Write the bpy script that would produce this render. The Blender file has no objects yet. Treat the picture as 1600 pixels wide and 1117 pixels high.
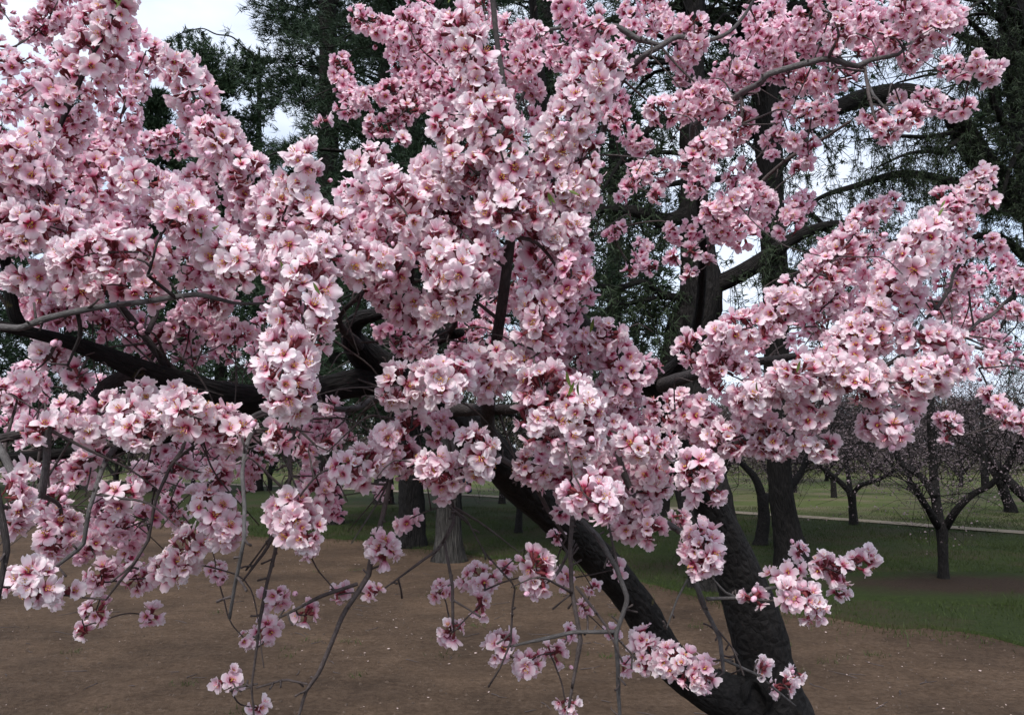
import bpy, math, random
import numpy as np
from mathutils import Vector, Matrix, Quaternion

# ------------------------------------------------------------------ camera, world, sun, exposure
SC = bpy.context.scene
COL = SC.collection
F = 1250.0                      # focal length in pixels of the 1600 px wide photograph
EYE = 1.6
PITCH = math.atan((700 - 558.5) / F)
cam = bpy.data.cameras.new('camera')
cam.sensor_width = 36.0
cam.lens = 36.0 * F / 1600.0
cam.clip_start = 0.02
cam.clip_end = 3000.0
cam_o = bpy.data.objects.new('camera', cam)
cam_o.location = (0, 0, EYE)
cam_o.rotation_euler = (math.pi / 2 + PITCH, 0, 0)
COL.objects.link(cam_o)
SC.camera = cam_o

SUN_EL, SUN_AZ = math.radians(52), math.radians(200)      # azimuth from +Y clockwise: behind the camera, a little left
world = bpy.data.worlds.new('World')
SC.world = world
world.use_nodes = True
wn = world.node_tree.nodes; wl = world.node_tree.links
wn.clear()
w_out = wn.new('ShaderNodeOutputWorld')
w_bg = wn.new('ShaderNodeBackground'); w_bg.inputs['Strength'].default_value = 0.1
w_sky = wn.new('ShaderNodeTexSky'); w_sky.sky_type = 'NISHITA'; w_sky.sun_disc = False
w_sky.sun_elevation = SUN_EL; w_sky.sun_rotation = SUN_AZ
w_tc = wn.new('ShaderNodeTexCoord')
w_map = wn.new('ShaderNodeMapping'); w_map.inputs['Scale'].default_value = (1.6, 1.6, 3.2)
w_nz = wn.new('ShaderNodeTexNoise'); w_nz.inputs['Scale'].default_value = 1.6
w_nz.inputs['Detail'].default_value = 6; w_nz.inputs['Roughness'].default_value = 0.55
w_rp = wn.new('ShaderNodeValToRGB')
w_rp.color_ramp.elements[0].position = 0.30; w_rp.color_ramp.elements[0].color = (0.55, 0.55, 0.55, 1)
w_rp.color_ramp.elements[1].position = 0.60; w_rp.color_ramp.elements[1].color = (1, 1, 1, 1)
w_nz2 = wn.new('ShaderNodeTexNoise'); w_nz2.inputs['Scale'].default_value = 3.1
w_nz2.inputs['Detail'].default_value = 5
w_cl = wn.new('ShaderNodeValToRGB')
w_cl.color_ramp.elements[0].position = 0.32; w_cl.color_ramp.elements[0].color = (0.70, 0.74, 0.84, 1)
w_cl.color_ramp.elements[1].position = 0.70; w_cl.color_ramp.elements[1].color = (0.95, 0.97, 1.0, 1)
w_mul = wn.new('ShaderNodeMix'); w_mul.data_type = 'RGBA'; w_mul.blend_type = 'MULTIPLY'
w_mul.inputs[0].default_value = 1.0
w_mul.inputs[7].default_value = (4.6, 4.85, 5.3, 1)
w_mix = wn.new('ShaderNodeMix'); w_mix.data_type = 'RGBA'
wl.new(w_tc.outputs['Generated'], w_map.inputs['Vector'])
wl.new(w_map.outputs['Vector'], w_nz.inputs['Vector'])
wl.new(w_map.outputs['Vector'], w_nz2.inputs['Vector'])
wl.new(w_nz.outputs['Fac'], w_rp.inputs['Fac'])
wl.new(w_nz2.outputs['Fac'], w_cl.inputs['Fac'])
wl.new(w_cl.outputs['Color'], w_mul.inputs[6])
wl.new(w_rp.outputs['Color'], w_mix.inputs[0])
wl.new(w_sky.outputs['Color'], w_mix.inputs[6])
wl.new(w_mul.outputs[2], w_mix.inputs[7])
wl.new(w_mix.outputs[2], w_bg.inputs['Color'])
wl.new(w_bg.outputs['Background'], w_out.inputs['Surface'])

sun = bpy.data.lights.new('sun', 'SUN')
sun.energy = 1.5; sun.angle = math.radians(15); sun.color = (1.0, 0.965, 0.92)
sun_o = bpy.data.objects.new('sun', sun)
sdir = Vector((math.sin(SUN_AZ) * math.cos(SUN_EL), math.cos(SUN_AZ) * math.cos(SUN_EL), math.sin(SUN_EL)))
sun_o.rotation_mode = 'QUATERNION'
sun_o.rotation_quaternion = sdir.to_track_quat('Z', 'Y')
sun_o.location = (0, -5, 20)
COL.objects.link(sun_o)
SC.view_settings.view_transform = 'Standard'
SC.view_settings.look = 'None'
SC.view_settings.exposure = 1.32
SC.view_settings.gamma = 1.0
SC.view_settings.use_curve_mapping = False
SC.cycles.max_bounces = 6
SC.cycles.diffuse_bounces = 3
SC.cycles.transmission_bounces = 4
SC.cycles.transparent_max_bounces = 4

# ------------------------------------------------------------------ helpers
rng = np.random.default_rng(11)
random.seed(5)
CAM = np.array([0, 0, EYE])
FW = np.array([0, math.cos(PITCH), math.sin(PITCH)])
UP = np.array([0, -math.sin(PITCH), math.cos(PITCH)])
RT = np.array([1.0, 0, 0])

def P(px, py, d):
    """point seen at photograph pixel (px, py) at depth d metres"""
    return CAM + d * (FW + RT * (px - 800) / F + UP * (558.5 - py) / F)

def G(px, py, z=0.0):
    r = FW + RT * (px - 800) / F + UP * (558.5 - py) / F
    return CAM + r * ((z - EYE) / r[2])

def depth_of(pts):
    return (np.asarray(pts) - CAM) @ FW

def project(pts):
    v = np.asarray(pts) - CAM
    d = v @ FW
    return 800 + F * (v @ RT) / d, 558.5 - F * (v @ UP) / d, d

def tag(o, label=None, cat=None, group=None, kind=None):
    if label: o['label'] = label
    if cat: o['category'] = cat
    if group: o['group'] = group
    if kind: o['kind'] = kind
    return o

def empty(name, loc, label, cat, group=None):
    o = bpy.data.objects.new(name, None)
    o.location = loc
    o.empty_display_size = 0.2
    COL.objects.link(o)
    return tag(o, label, cat, group)

def link(name, me, parent=None, world_space=True):
    o = bpy.data.objects.new(name, me)
    COL.objects.link(o)
    if parent is not None:
        o.parent = parent
        if world_space:
            o.matrix_parent_inverse = Matrix.Translation(-Vector(parent.location))
    return o

def mesh_np(name, verts, faces, mats=(), matidx=None, smooth=True, attrs=None, uv=None):
    """verts (N,3); faces (M,3) or (M,4) int array"""
    verts = np.ascontiguousarray(verts, dtype=np.float32)
    faces = np.ascontiguousarray(faces, dtype=np.int32)
    me = bpy.data.meshes.new(name)
    k = faces.shape[1]
    me.vertices.add(len(verts)); me.vertices.foreach_set('co', verts.ravel())
    me.loops.add(faces.size); me.loops.foreach_set('vertex_index', faces.ravel())
    me.polygons.add(len(faces))
    me.polygons.foreach_set('loop_start', np.arange(0, faces.size, k, dtype=np.int32))
    me.polygons.foreach_set('loop_total', np.full(len(faces), k, dtype=np.int32))
    for m in mats: me.materials.append(m)
    if matidx is not None:
        me.polygons.foreach_set('material_index', np.ascontiguousarray(matidx, dtype=np.int32))
    me.polygons.foreach_set('use_smooth', np.full(len(faces), smooth, dtype=bool))
    for an, av in (attrs or {}).items():
        a = me.attributes.new(an, 'FLOAT', 'POINT')
        a.data.foreach_set('value', np.ascontiguousarray(av, dtype=np.float32))
    if uv is not None:
        lay = me.uv_layers.new(name='UVMap')
        lay.data.foreach_set('uv', np.ascontiguousarray(uv[faces.ravel()], dtype=np.float32).ravel())
    me.update(calc_edges=True)
    me.validate()
    return me

class Soup:
    """collects pieces of geometry that end up as one mesh"""
    def __init__(s): s.v = []; s.f = []; s.m = []; s.n = 0; s.uv = []
    def add(s, v, f, m=0, uv=None):
        v = np.asarray(v); f = np.asarray(f)
        s.v.append(v); s.f.append(f + s.n); s.m.append(np.full(len(f), m)); s.n += len(v)
        s.uv.append(uv if uv is not None else np.zeros((len(v), 2)))
    def mesh(s, name, mats, smooth=True):
        return mesh_np(name, np.concatenate(s.v), np.concatenate(s.f), mats, np.concatenate(s.m), smooth, uv=np.concatenate(s.uv))

def norm(a):
    a = np.asarray(a, float)
    return a / np.maximum(np.linalg.norm(a, axis=-1, keepdims=True), 1e-9)

def spline(pts, step):
    """Catmull-Rom through rows of pts (any number of columns), spaced by about step in the first three"""
    pts = np.asarray(pts, float)
    if len(pts) == 2:
        n = max(2, int(np.linalg.norm(pts[1, :3] - pts[0, :3]) / step) + 1)
        t = np.linspace(0, 1, n)[:, None]
        return pts[0] * (1 - t) + pts[1] * t
    ext = np.vstack([2 * pts[0] - pts[1], pts, 2 * pts[-1] - pts[-2]])
    out = []
    for i in range(len(pts) - 1):
        p0, p1, p2, p3 = ext[i:i + 4]
        n = max(2, int(np.linalg.norm(p2[:3] - p1[:3]) / step) + 1)
        t = np.linspace(0, 1, n, endpoint=False)[:, None]
        out.append(0.5 * (2 * p1 + (p2 - p0) * t + (2 * p0 - 5 * p1 + 4 * p2 - p3) * t ** 2 + (3 * p1 - p0 - 3 * p2 + p3) * t ** 3))
    out.append(pts[-1:])
    return np.vstack(out)

def vnoise(p, freq, seed=0):
    """cheap smooth pseudo noise, -1..1, from sums of sines"""
    r = np.random.default_rng(seed)
    p = np.asarray(p, float) * freq
    acc = 0
    for k in range(5):
        d = r.normal(size=3); d /= np.linalg.norm(d)
        acc = acc + np.sin(p @ d * (1 + 0.6 * k) + r.uniform(0, 6.28)) / (1 + 0.35 * k)
    return acc / 2.6

def tube(pts, rad, sides=8, bump=0.0, freq=20.0, seed=0, ridge=0.0):
    pts = np.asarray(pts, float); rad = np.asarray(rad, float)
    n = len(pts)
    tan = norm(np.gradient(pts, axis=0))
    ref = np.array([0.31, 0.77, 0.55]) if abs(tan[0] @ np.array([0.31, 0.77, 0.55])) < 0.9 else np.array([1.0, 0, 0])
    a = norm(np.cross(tan[0], ref))
    A = []
    for i in range(n):
        a = norm(a - tan[i] * (a @ tan[i])); A.append(a)
    A = np.array(A); B = np.cross(tan, A)
    th = np.linspace(0, 2 * np.pi, sides, endpoint=False)
    ring = A[:, None] * np.cos(th)[None, :, None] + B[:, None] * np.sin(th)[None, :, None]
    v = pts[:, None] + ring * rad[:, None, None]
    if bump:
        nz = vnoise(v.reshape(-1, 3), freq, seed).reshape(n, sides) + 0.5 * vnoise(v.reshape(-1, 3), freq * 2.7, seed + 1).reshape(n, sides)
        v = pts[:, None] + ring * (rad[:, None] * (1 + bump * nz))[:, :, None]
    if ridge:
        ln_ = np.concatenate([[0], np.cumsum(np.linalg.norm(np.diff(pts, axis=0), axis=1))])
        q3 = np.stack(np.broadcast_arrays(np.cos(th)[None] * rad[:, None] * 9, np.sin(th)[None] * rad[:, None] * 9, ln_[:, None] * 1.6), -1).reshape(-1, 3)
        nz = np.abs(vnoise(q3, 6.0, seed + 7)) + 0.6 * np.abs(vnoise(q3, 13.0, seed + 8)) - 0.5
        v = v + ring * (rad[:, None] * ridge * nz.reshape(n, sides))[:, :, None]
    v = v.reshape(-1, 3)
    i = np.arange(n - 1)[:, None]; j = np.arange(sides)[None]
    q = np.stack([i * sides + j, i * sides + (j + 1) % sides, (i + 1) * sides + (j + 1) % sides, (i + 1) * sides + j], -1).reshape(-1, 4)
    ln = np.concatenate([[0], np.cumsum(np.linalg.norm(np.diff(pts, axis=0), axis=1))])
    uv = np.stack(np.broadcast_arrays(np.abs(th / np.pi - 1)[None], ln[:, None]), -1).reshape(-1, 2)
    # close both ends with a centre vertex (degenerate quads kept as fans of quads)
    c0, c1 = len(v), len(v) + 1
    v = np.vstack([v, pts[0] - tan[0] * rad[0] * 0.3, pts[-1] + tan[-1] * rad[-1] * 0.8])
    uv = np.vstack([uv, [0.5, 0], [0.5, ln[-1]]])
    caps = []
    for k in range(0, sides - 1, 2):
        caps.append([c0, (k + 2) % sides, k + 1, k])
        b = (n - 1) * sides
        caps.append([c1, b + k, b + k + 1, b + (k + 2) % sides])
    if sides % 2:
        caps.append([c0, 0, 0, sides - 1]) if False else None
    q = np.vstack([q, np.array([c for c in caps if c])])
    return v, q, uv

def tube_obj(name, pts, rad, mat, parent, sides=8, bump=0.0, freq=20.0, seed=0, ridge=0.0):
    v, q, uv = tube(pts, rad, sides, bump, freq, seed, ridge)
    return link(name, mesh_np(name, v, q, [mat], uv=uv), parent)

def px_curve(rows, step=0.03):
    """rows of (px, py, depth, width in px) -> 3-D points and radii"""
    r = np.array([list(P(x, y, d)) + [w * d / F / 2] for x, y, d, w in rows])
    s = spline(r, step)
    return s[:, :3], np.maximum(s[:, 3], 0.0006)

# ------------------------------------------------------------------ materials
def material(name, rough=0.8, spec=0.3):
    m = bpy.data.materials.new(name)
    m.use_nodes = True
    nt = m.node_tree
    b = nt.nodes['Principled BSDF']
    b.inputs['Roughness'].default_value = rough
    b.inputs['Specular IOR Level'].default_value = spec
    return m, nt, b

def ramp(nt, stops, fac=None):
    r = nt.nodes.new('ShaderNodeValToRGB')
    e = r.color_ramp.elements
    while len(e) < len(stops): e.new(0.5)
    for k, (p, c) in enumerate(stops):
        e[k].position = p; e[k].color = (*c, 1)
    if fac is not None: nt.links.new(fac, r.inputs['Fac'])
    return r

def noise(nt, scale, detail=5, rough=0.6, vec=None, sc=None):
    n = nt.nodes.new('ShaderNodeTexNoise')
    n.inputs['Scale'].default_value = scale; n.inputs['Detail'].default_value = detail
    n.inputs['Roughness'].default_value = rough
    if vec is not None:
        if sc is not None:
            m = nt.nodes.new('ShaderNodeMapping'); m.inputs['Scale'].default_value = sc
            nt.links.new(vec, m.inputs['Vector']); vec = m.outputs['Vector']
        nt.links.new(vec, n.inputs['Vector'])
    return n

def bump(nt, b, height, strength, dist=0.01):
    n = nt.nodes.new('ShaderNodeBump')
    n.inputs['Strength'].default_value = strength; n.inputs['Distance'].default_value = dist
    nt.links.new(height, n.inputs['Height']); nt.links.new(n.outputs['Normal'], b.inputs['Normal'])
    return n

def mixc(nt, fac, a, b, mode='MIX'):
    m = nt.nodes.new('ShaderNodeMix'); m.data_type = 'RGBA'; m.blend_type = mode
    for s, k in ((fac, 0), (a, 6), (b, 7)):
        if isinstance(s, (int, float)): m.inputs[k].default_value = s
        elif isinstance(s, tuple): m.inputs[k].default_value = (*s, 1)
        else: nt.links.new(s, m.inputs[k])
    return m.outputs[2]

def bark(name, dark, light, scale, furrow, moss=None, bdist=0.01):
    m, nt, b = material(name, 0.9, 0.15)
    tc = nt.nodes.new('ShaderNodeTexCoord')
    n1 = noise(nt, scale, 7, 0.65, tc.outputs['UV'], (furrow * 1.4, 0.9, 1))
    n2 = noise(nt, scale * 0.35, 4, 0.6, tc.outputs['Object'])
    v = nt.nodes.new('ShaderNodeTexVoronoi'); v.feature = 'DISTANCE_TO_EDGE'
    mp = nt.nodes.new('ShaderNodeMapping'); mp.inputs['Scale'].default_value = (furrow * 1.6, 0.9, 1)
    nt.links.new(tc.outputs['UV'], mp.inputs['Vector']); nt.links.new(mp.outputs['Vector'], v.inputs['Vector'])
    v.inputs['Scale'].default_value = scale * 0.6
    r = ramp(nt, [(0.28, dark), (0.55, tuple((x + y) / 2 for x, y in zip(dark, light))), (0.78, light)], n1.outputs['Fac'])
    c = mixc(nt, n2.outputs['Fac'], r.outputs['Color'], tuple(0.6 * x for x in dark))
    if moss:
        n3 = noise(nt, 9, 5, 0.7, tc.outputs['Object'])
        mr = ramp(nt, [(0.66, (0, 0, 0)), (0.74, (1, 1, 1))], n3.outputs['Fac'])
        c = mixc(nt, mr.outputs['Color'], c, moss)
    nt.links.new(c, b.inputs['Base Color'])
    ad = nt.nodes.new('ShaderNodeMath'); ad.operation = 'MULTIPLY_ADD'
    nt.links.new(v.outputs['Distance'], ad.inputs[0]); ad.inputs[1].default_value = 1.5
    nt.links.new(n1.outputs['Fac'], ad.inputs[2])
    bump(nt, b, ad.outputs[0], 0.9, bdist)
    return m

M_TRUNK = bark('almond_old_bark', (0.008, 0.0075, 0.0075), (0.052, 0.047, 0.045), 40, 0.22, (0.10, 0.085, 0.03), 0.012)
M_BRANCH = bark('almond_branch_bark', (0.030, 0.025, 0.025), (0.16, 0.14, 0.138), 90, 0.1, None, 0.003)
M_TWIG = bark('almond_twig_bark', (0.055, 0.042, 0.040), (0.24, 0.205, 0.20), 260, 0.03, None, 0.001)
M_GREYTWIG = bark('silvery_twig_bark', (0.07, 0.064, 0.063), (0.30, 0.285, 0.282), 160, 0.05, None, 0.0015)
M_PINEBARK = bark('conifer_bark', (0.010, 0.009, 0.009), (0.070, 0.062, 0.058), 11, 1.8, None, 0.05)
M_GREYBARK = bark('grey_split_bark', (0.012, 0.011, 0.010), (0.20, 0.185, 0.17), 7, 3.0, None, 0.06)
M_ORCHBARK = bark('orchard_bark', (0.010, 0.009, 0.009), (0.05, 0.045, 0.043), 25, 0.4, (0.05, 0.055, 0.02), 0.02)

def petal_material(name, per_object):
    m, nt, b = material(name, 0.55, 0.25)
    at = nt.nodes.new('ShaderNodeAttribute'); at.attribute_name = 'r'
    if per_object:
        oi = nt.nodes.new('ShaderNodeObjectInfo')
        sp = nt.nodes.new('ShaderNodeSeparateColor'); nt.links.new(oi.outputs['Color'], sp.inputs['Color'])
        tint = sp.outputs['Red']; age = sp.outputs['Green']
    else:
        a2 = nt.nodes.new('ShaderNodeAttribute'); a2.attribute_name = 'tint'; tint = a2.outputs['Fac']
        a3 = nt.nodes.new('ShaderNodeAttribute'); a3.attribute_name = 'age'; age = a3.outputs['Fac']
    tc = nt.nodes.new('ShaderNodeTexCoord')
    nz = noise(nt, 420, 4, 0.6, tc.outputs['Object'])
    sh = nt.nodes.new('ShaderNodeMath'); sh.operation = 'MULTIPLY_ADD'      # the red throat is wider on older flowers
    nt.links.new(age, sh.inputs[0]); sh.inputs[1].default_value = -0.12; nt.links.new(at.outputs['Fac'], sh.inputs[2])
    sh2 = nt.nodes.new('ShaderNodeMath'); sh2.operation = 'MULTIPLY_ADD'
    nt.links.new(nz.outputs['Fac'], sh2.inputs[0]); sh2.inputs[1].default_value = 0.12; nt.links.new(sh.outputs[0], sh2.inputs[2])
    white = ramp(nt, [(0.13, (0.30, 0.008, 0.04)), (0.21, (0.56, 0.06, 0.15)), (0.31, (0.84, 0.45, 0.56)), (0.54, (0.905, 0.745, 0.805)), (1.0, (0.945, 0.89, 0.905))], sh2.outputs[0])
    pink = ramp(nt, [(0.13, (0.25, 0.008, 0.045)), (0.24, (0.46, 0.055, 0.16)), (0.38, (0.78, 0.36, 0.50)), (0.62, (0.865, 0.55, 0.665)), (1.0, (0.915, 0.72, 0.795))], sh2.outputs[0])
    c = mixc(nt, tint, white.outputs['Color'], pink.outputs['Color'])
    nt.links.new(c, b.inputs['Base Color'])
    tr = nt.nodes.new('ShaderNodeBsdfTranslucent')
    gm = nt.nodes.new('ShaderNodeGamma'); gm.inputs['Gamma'].default_value = 1.25      # light passing through a petal comes out pinker
    nt.links.new(c, gm.inputs['Color']); nt.links.new(gm.outputs['Color'], tr.inputs['Color'])
    ms = nt.nodes.new('ShaderNodeMixShader'); ms.inputs[0].default_value = 0.42
    out = nt.nodes['Material Output']
    nt.links.new(b.outputs[0], ms.inputs[1]); nt.links.new(tr.outputs[0], ms.inputs[2])
    nt.links.new(ms.outputs[0], out.inputs['Surface'])
    bump(nt, b, nz.outputs['Fac'], 0.25, 0.0006)
    return m

M_PETAL_O = petal_material('petal', True)
M_PETAL_S = petal_material('petal_massed', False)

def plain(name, col, rough=0.7, vary=0.35, scale=300, spec=0.2):
    m, nt, b = material(name, rough, spec)
    tc = nt.nodes.new('ShaderNodeTexCoord')
    n = noise(nt, scale, 4, 0.6, tc.outputs['Object'])
    lo = tuple(c * (1 - vary) for c in col); hi = tuple(min(1, c * (1 + vary)) for c in col)
    r = ramp(nt, [(0.3, lo), (0.7, hi)], n.outputs['Fac'])
    nt.links.new(r.outputs['Color'], b.inputs['Base Color'])
    return m

M_FIL = plain('filament', (0.72, 0.30, 0.38))
M_ANTH = plain('anther', (0.52, 0.30, 0.06))
M_CALYX = plain('calyx', (0.16, 0.035, 0.04))
M_BUD = plain('bud_petal', (0.76, 0.45, 0.56), 0.5)
M_LEAF = plain('young_leaf', (0.10, 0.13, 0.03), 0.5)

def needle_material(name, col, vary=0.5):
    m, nt, b = material(name, 0.65, 0.2)
    tc = nt.nodes.new('ShaderNodeTexCoord')
    n = noise(nt, 0.9, 4, 0.6, tc.outputs['Object'])
    n2 = noise(nt, 18, 2, 0.6, tc.outputs['Object'])
    r = ramp(nt, [(0.3, tuple(c * (1 - vary) for c in col)), (0.7, tuple(c * (1 + vary) for c in col))], n.outputs['Fac'])
    c = mixc(nt, n2.outputs['Fac'], r.outputs['Color'], (col[0] * 1.3, col[1] * 1.15, col[2] * 0.7))
    nt.links.new(c, b.inputs['Base Color'])
    return m
M_NEEDLE = needle_material('dark_needles', (0.017, 0.036, 0.022))
M_NEEDLE2 = needle_material('mid_needles', (0.026, 0.050, 0.030))
M_CEDAR = needle_material('cedar_needles', (0.022, 0.036, 0.022))

# ------------------------------------------------------------------ the ground, the lawns, the path
def axis(segs):
    out = [segs[0][0]]
    for a, b, s in segs:
        n = max(1, int(round((b - a) / s)))
        out += list(np.linspace(a, b, n + 1)[1:])
    return np.array(out)

def sheet(xs, ys, zf):
    X, Y = np.meshgrid(xs, ys)
    v = np.stack([X, Y, zf(X, Y)], -1).reshape(-1, 3)
    nx = len(xs); i = np.arange(len(ys) - 1)[:, None]; j = np.arange(nx - 1)[None]
    q = np.stack([i * nx + j, i * nx + j + 1, (i + 1) * nx + j + 1, (i + 1) * nx + j], -1).reshape(-1, 4)
    return v, q

def soil_z(X, Y):
    p = np.stack([X, Y, 0 * X], -1)
    fade = np.exp(-(np.maximum(0, np.abs(X) - 9) / 4) ** 2) * np.exp(-(np.maximum(0, Y - 13) / 5) ** 2)
    return fade * (0.010 * vnoise(p, 1.3, 3) + 0.007 * vnoise(p, 5.1, 4) + 0.004 * vnoise(p, 17, 5)) - 0.02

m, nt, b = material('bare_soil', 0.95, 0.1)
tc = nt.nodes.new('ShaderNodeTexCoord')
n1 = noise(nt, 0.8, 6, 0.65, tc.outputs['Object']); n2 = noise(nt, 26, 7, 0.75, tc.outputs['Object'])
n3 = noise(nt, 5, 4, 0.7, tc.outputs['Object'], (0.5, 1.6, 1))
r1 = ramp(nt, [(0.25, (0.050, 0.033, 0.023)), (0.5, (0.108, 0.075, 0.054)), (0.75, (0.165, 0.120, 0.090))], n2.outputs['Fac'])
r2 = ramp(nt, [(0.3, (0.50, 0.49, 0.49)), (0.7, (1.22, 1.16, 1.08))], n1.outputs['Fac'])
r3 = ramp(nt, [(0.25, (0.75, 0.73, 0.7)), (0.65, (1, 1, 1))], n3.outputs['Fac'])
c = mixc(nt, 1.0, mixc(nt, 1.0, r1.outputs['Color'], r2.outputs['Color'], 'MULTIPLY'), r3.outputs['Color'], 'MULTIPLY')
nt.links.new(c, b.inputs['Base Color'])
bump(nt, b, n2.outputs['Fac'], 1.0, 0.03)
M_SOIL = m
xs = axis([(-900, -60, 120), (-60, -9, 6), (-9, 9, 0.12), (9, 60, 6), (60, 900, 120)])
ys = axis([(-300, -20, 70), (-20, 3, 3), (3, 14, 0.12), (14, 60, 6), (60, 1500, 160)])
v, q = sheet(xs, ys, soil_z)
tag(link('ground', mesh_np('ground', v, q, [M_SOIL])), 'bare brown soil under the blossoming tree', kind='structure')

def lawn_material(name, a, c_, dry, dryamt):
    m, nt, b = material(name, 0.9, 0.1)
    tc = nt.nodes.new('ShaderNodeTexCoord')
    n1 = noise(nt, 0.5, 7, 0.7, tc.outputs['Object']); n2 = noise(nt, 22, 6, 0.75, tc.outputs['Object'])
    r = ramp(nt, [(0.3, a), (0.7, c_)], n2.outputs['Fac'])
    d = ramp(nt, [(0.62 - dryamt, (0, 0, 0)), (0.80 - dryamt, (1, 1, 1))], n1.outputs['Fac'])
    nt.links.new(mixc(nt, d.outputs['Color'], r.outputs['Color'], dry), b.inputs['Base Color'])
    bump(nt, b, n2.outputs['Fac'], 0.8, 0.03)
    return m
M_LAWN_SHADED = lawn_material('lawn_near_shaded', (0.014, 0.021, 0.007), (0.033, 0.046, 0.013), (0.042, 0.032, 0.020), 0.16)  # tree shade is put into the colour: darker than the far lawn
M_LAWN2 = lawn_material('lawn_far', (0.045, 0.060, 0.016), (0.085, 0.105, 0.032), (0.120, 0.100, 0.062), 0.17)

path_px = [(2300, 880), (1900, 853), (1600, 833), (1340, 814), (1130, 800), (960, 789), (800, 778), (640, 769), (480, 762), (200, 752), (-200, 744), (-900, 738)]
PATH = np.array([G(x, y)[:2] for x, y in path_px])
edge_px = [(-1500, 810), (-400, 800), (0, 805), (200, 815), (400, 838), (500, 843), (600, 850), (720, 868), (850, 888), (1000, 915), (1130, 948), (1280, 972), (1400, 988), (1500, 1003), (1620, 1018), (1900, 1050), (2600, 1120)]
EDGE = np.array([G(x, y)[:2] for x, y in edge_px])
EDGE = spline(np.c_[EDGE, np.zeros(len(EDGE))], 0.12)[:, :2]
EDGE = EDGE[np.argsort(EDGE[:, 0])]
PATHS = spline(np.c_[PATH, np.zeros(len(PATH))], 0.5)[:, :2]
PATHS = PATHS[np.argsort(PATHS[:, 0])]

def edge_y(x): return np.interp(x, EDGE[:, 0], EDGE[:, 1])
def path_y(x): return np.interp(x, PATHS[:, 0], PATHS[:, 1])

# near lawn: from the ragged soil edge to the path
xl = axis([(-30, -9, 1.0), (-9, 9.5, 0.06), (9.5, 40, 1.0)])
e = edge_y(xl) + 0.30 * vnoise(np.c_[xl, xl * 0, xl * 0], 2.3, 21) + 0.15 * vnoise(np.c_[xl, xl * 0, xl * 0], 9.0, 22) + rng.normal(0, 0.025, len(xl))
t = np.linspace(0, 1, 40) ** 1.6
e = e + 0.3
Y = e[None] * (1 - t[:, None]) + (path_y(xl) - 0.36)[None] * t[:, None]
X = np.broadcast_to(xl[None], Y.shape)
pz = np.stack([X, Y, 0 * X], -1)
Z = 0.004 + 0.012 * vnoise(pz, 1.1, 8) + 0.006 * vnoise(pz, 4.5, 9)
Z[0] -= 0.05
nx = len(xl); i = np.arange(39)[:, None]; j = np.arange(nx - 1)[None]
q = np.stack([i * nx + j, i * nx + j + 1, (i + 1) * nx + j + 1, (i + 1) * nx + j], -1).reshape(-1, 4)
tag(link('lawn', mesh_np('lawn', np.stack([X, Y, Z], -1).reshape(-1, 3), q, [M_LAWN_SHADED])), 'lawn before the pale path, its green darkened for tree shade', kind='structure')
# far lawn beyond the path
xl2 = axis([(-140, -20, 6), (-20, 24, 0.8), (24, 140, 6)])
t = np.linspace(0, 1, 30) ** 2
Y = (path_y(xl2) + 0.36)[None] * (1 - t[:, None]) + 150 * t[:, None]
X = np.broadcast_to(xl2[None], Y.shape)
nx = len(xl2); i = np.arange(29)[:, None]; j = np.arange(nx - 1)[None]
q = np.stack([i * nx + j, i * nx + j + 1, (i + 1) * nx + j + 1, (i + 1) * nx + j], -1).reshape(-1, 4)
Z = 0.004 + 0.02 * vnoise(np.stack([X, Y, 0 * X], -1), 0.5, 13)
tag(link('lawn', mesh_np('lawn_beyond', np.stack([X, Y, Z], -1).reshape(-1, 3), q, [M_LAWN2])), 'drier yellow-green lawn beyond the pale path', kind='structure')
# path
m, nt, b = material('pale_path', 0.95, 0.1)
tc = nt.nodes.new('ShaderNodeTexCoord')
n1 = noise(nt, 6, 6, 0.7, tc.outputs['Object'])
r1 = ramp(nt, [(0.3, (0.17, 0.140, 0.102)), (0.7, (0.27, 0.228, 0.175))], n1.outputs['Fac'])
nt.links.new(r1.outputs['Color'], b.inputs['Base Color']); bump(nt, b, n1.outputs['Fac'], 0.5, 0.02)
M_PATH = m
xl3 = np.linspace(-60, 60, 400)
off = np.array([-0.48, -0.25, 0, 0.25, 0.48])
Y = path_y(xl3)[:, None] + off[None] + 0.07 * np.stack([vnoise(np.c_[xl3, xl3 * 0 + 9 * k, xl3 * 0], 1.9, 30 + k) for k in range(5)], 1)
X = np.broadcast_to(xl3[:, None], Y.shape)
Z = np.broadcast_to(np.array([0.022, 0.034, 0.036, 0.034, 0.022])[None], Y.shape)
i = np.arange(399)[:, None]; j = np.arange(4)[None]
q = np.stack([i * 5 + j, (i + 1) * 5 + j, (i + 1) * 5 + j + 1, i * 5 + j + 1], -1).reshape(-1, 4)
tag(link('path', mesh_np('path', np.stack([X, Y, Z], -1).reshape(-1, 3), q, [M_PATH])), 'narrow pale gravel path crossing the lawns', kind='structure')

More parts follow.
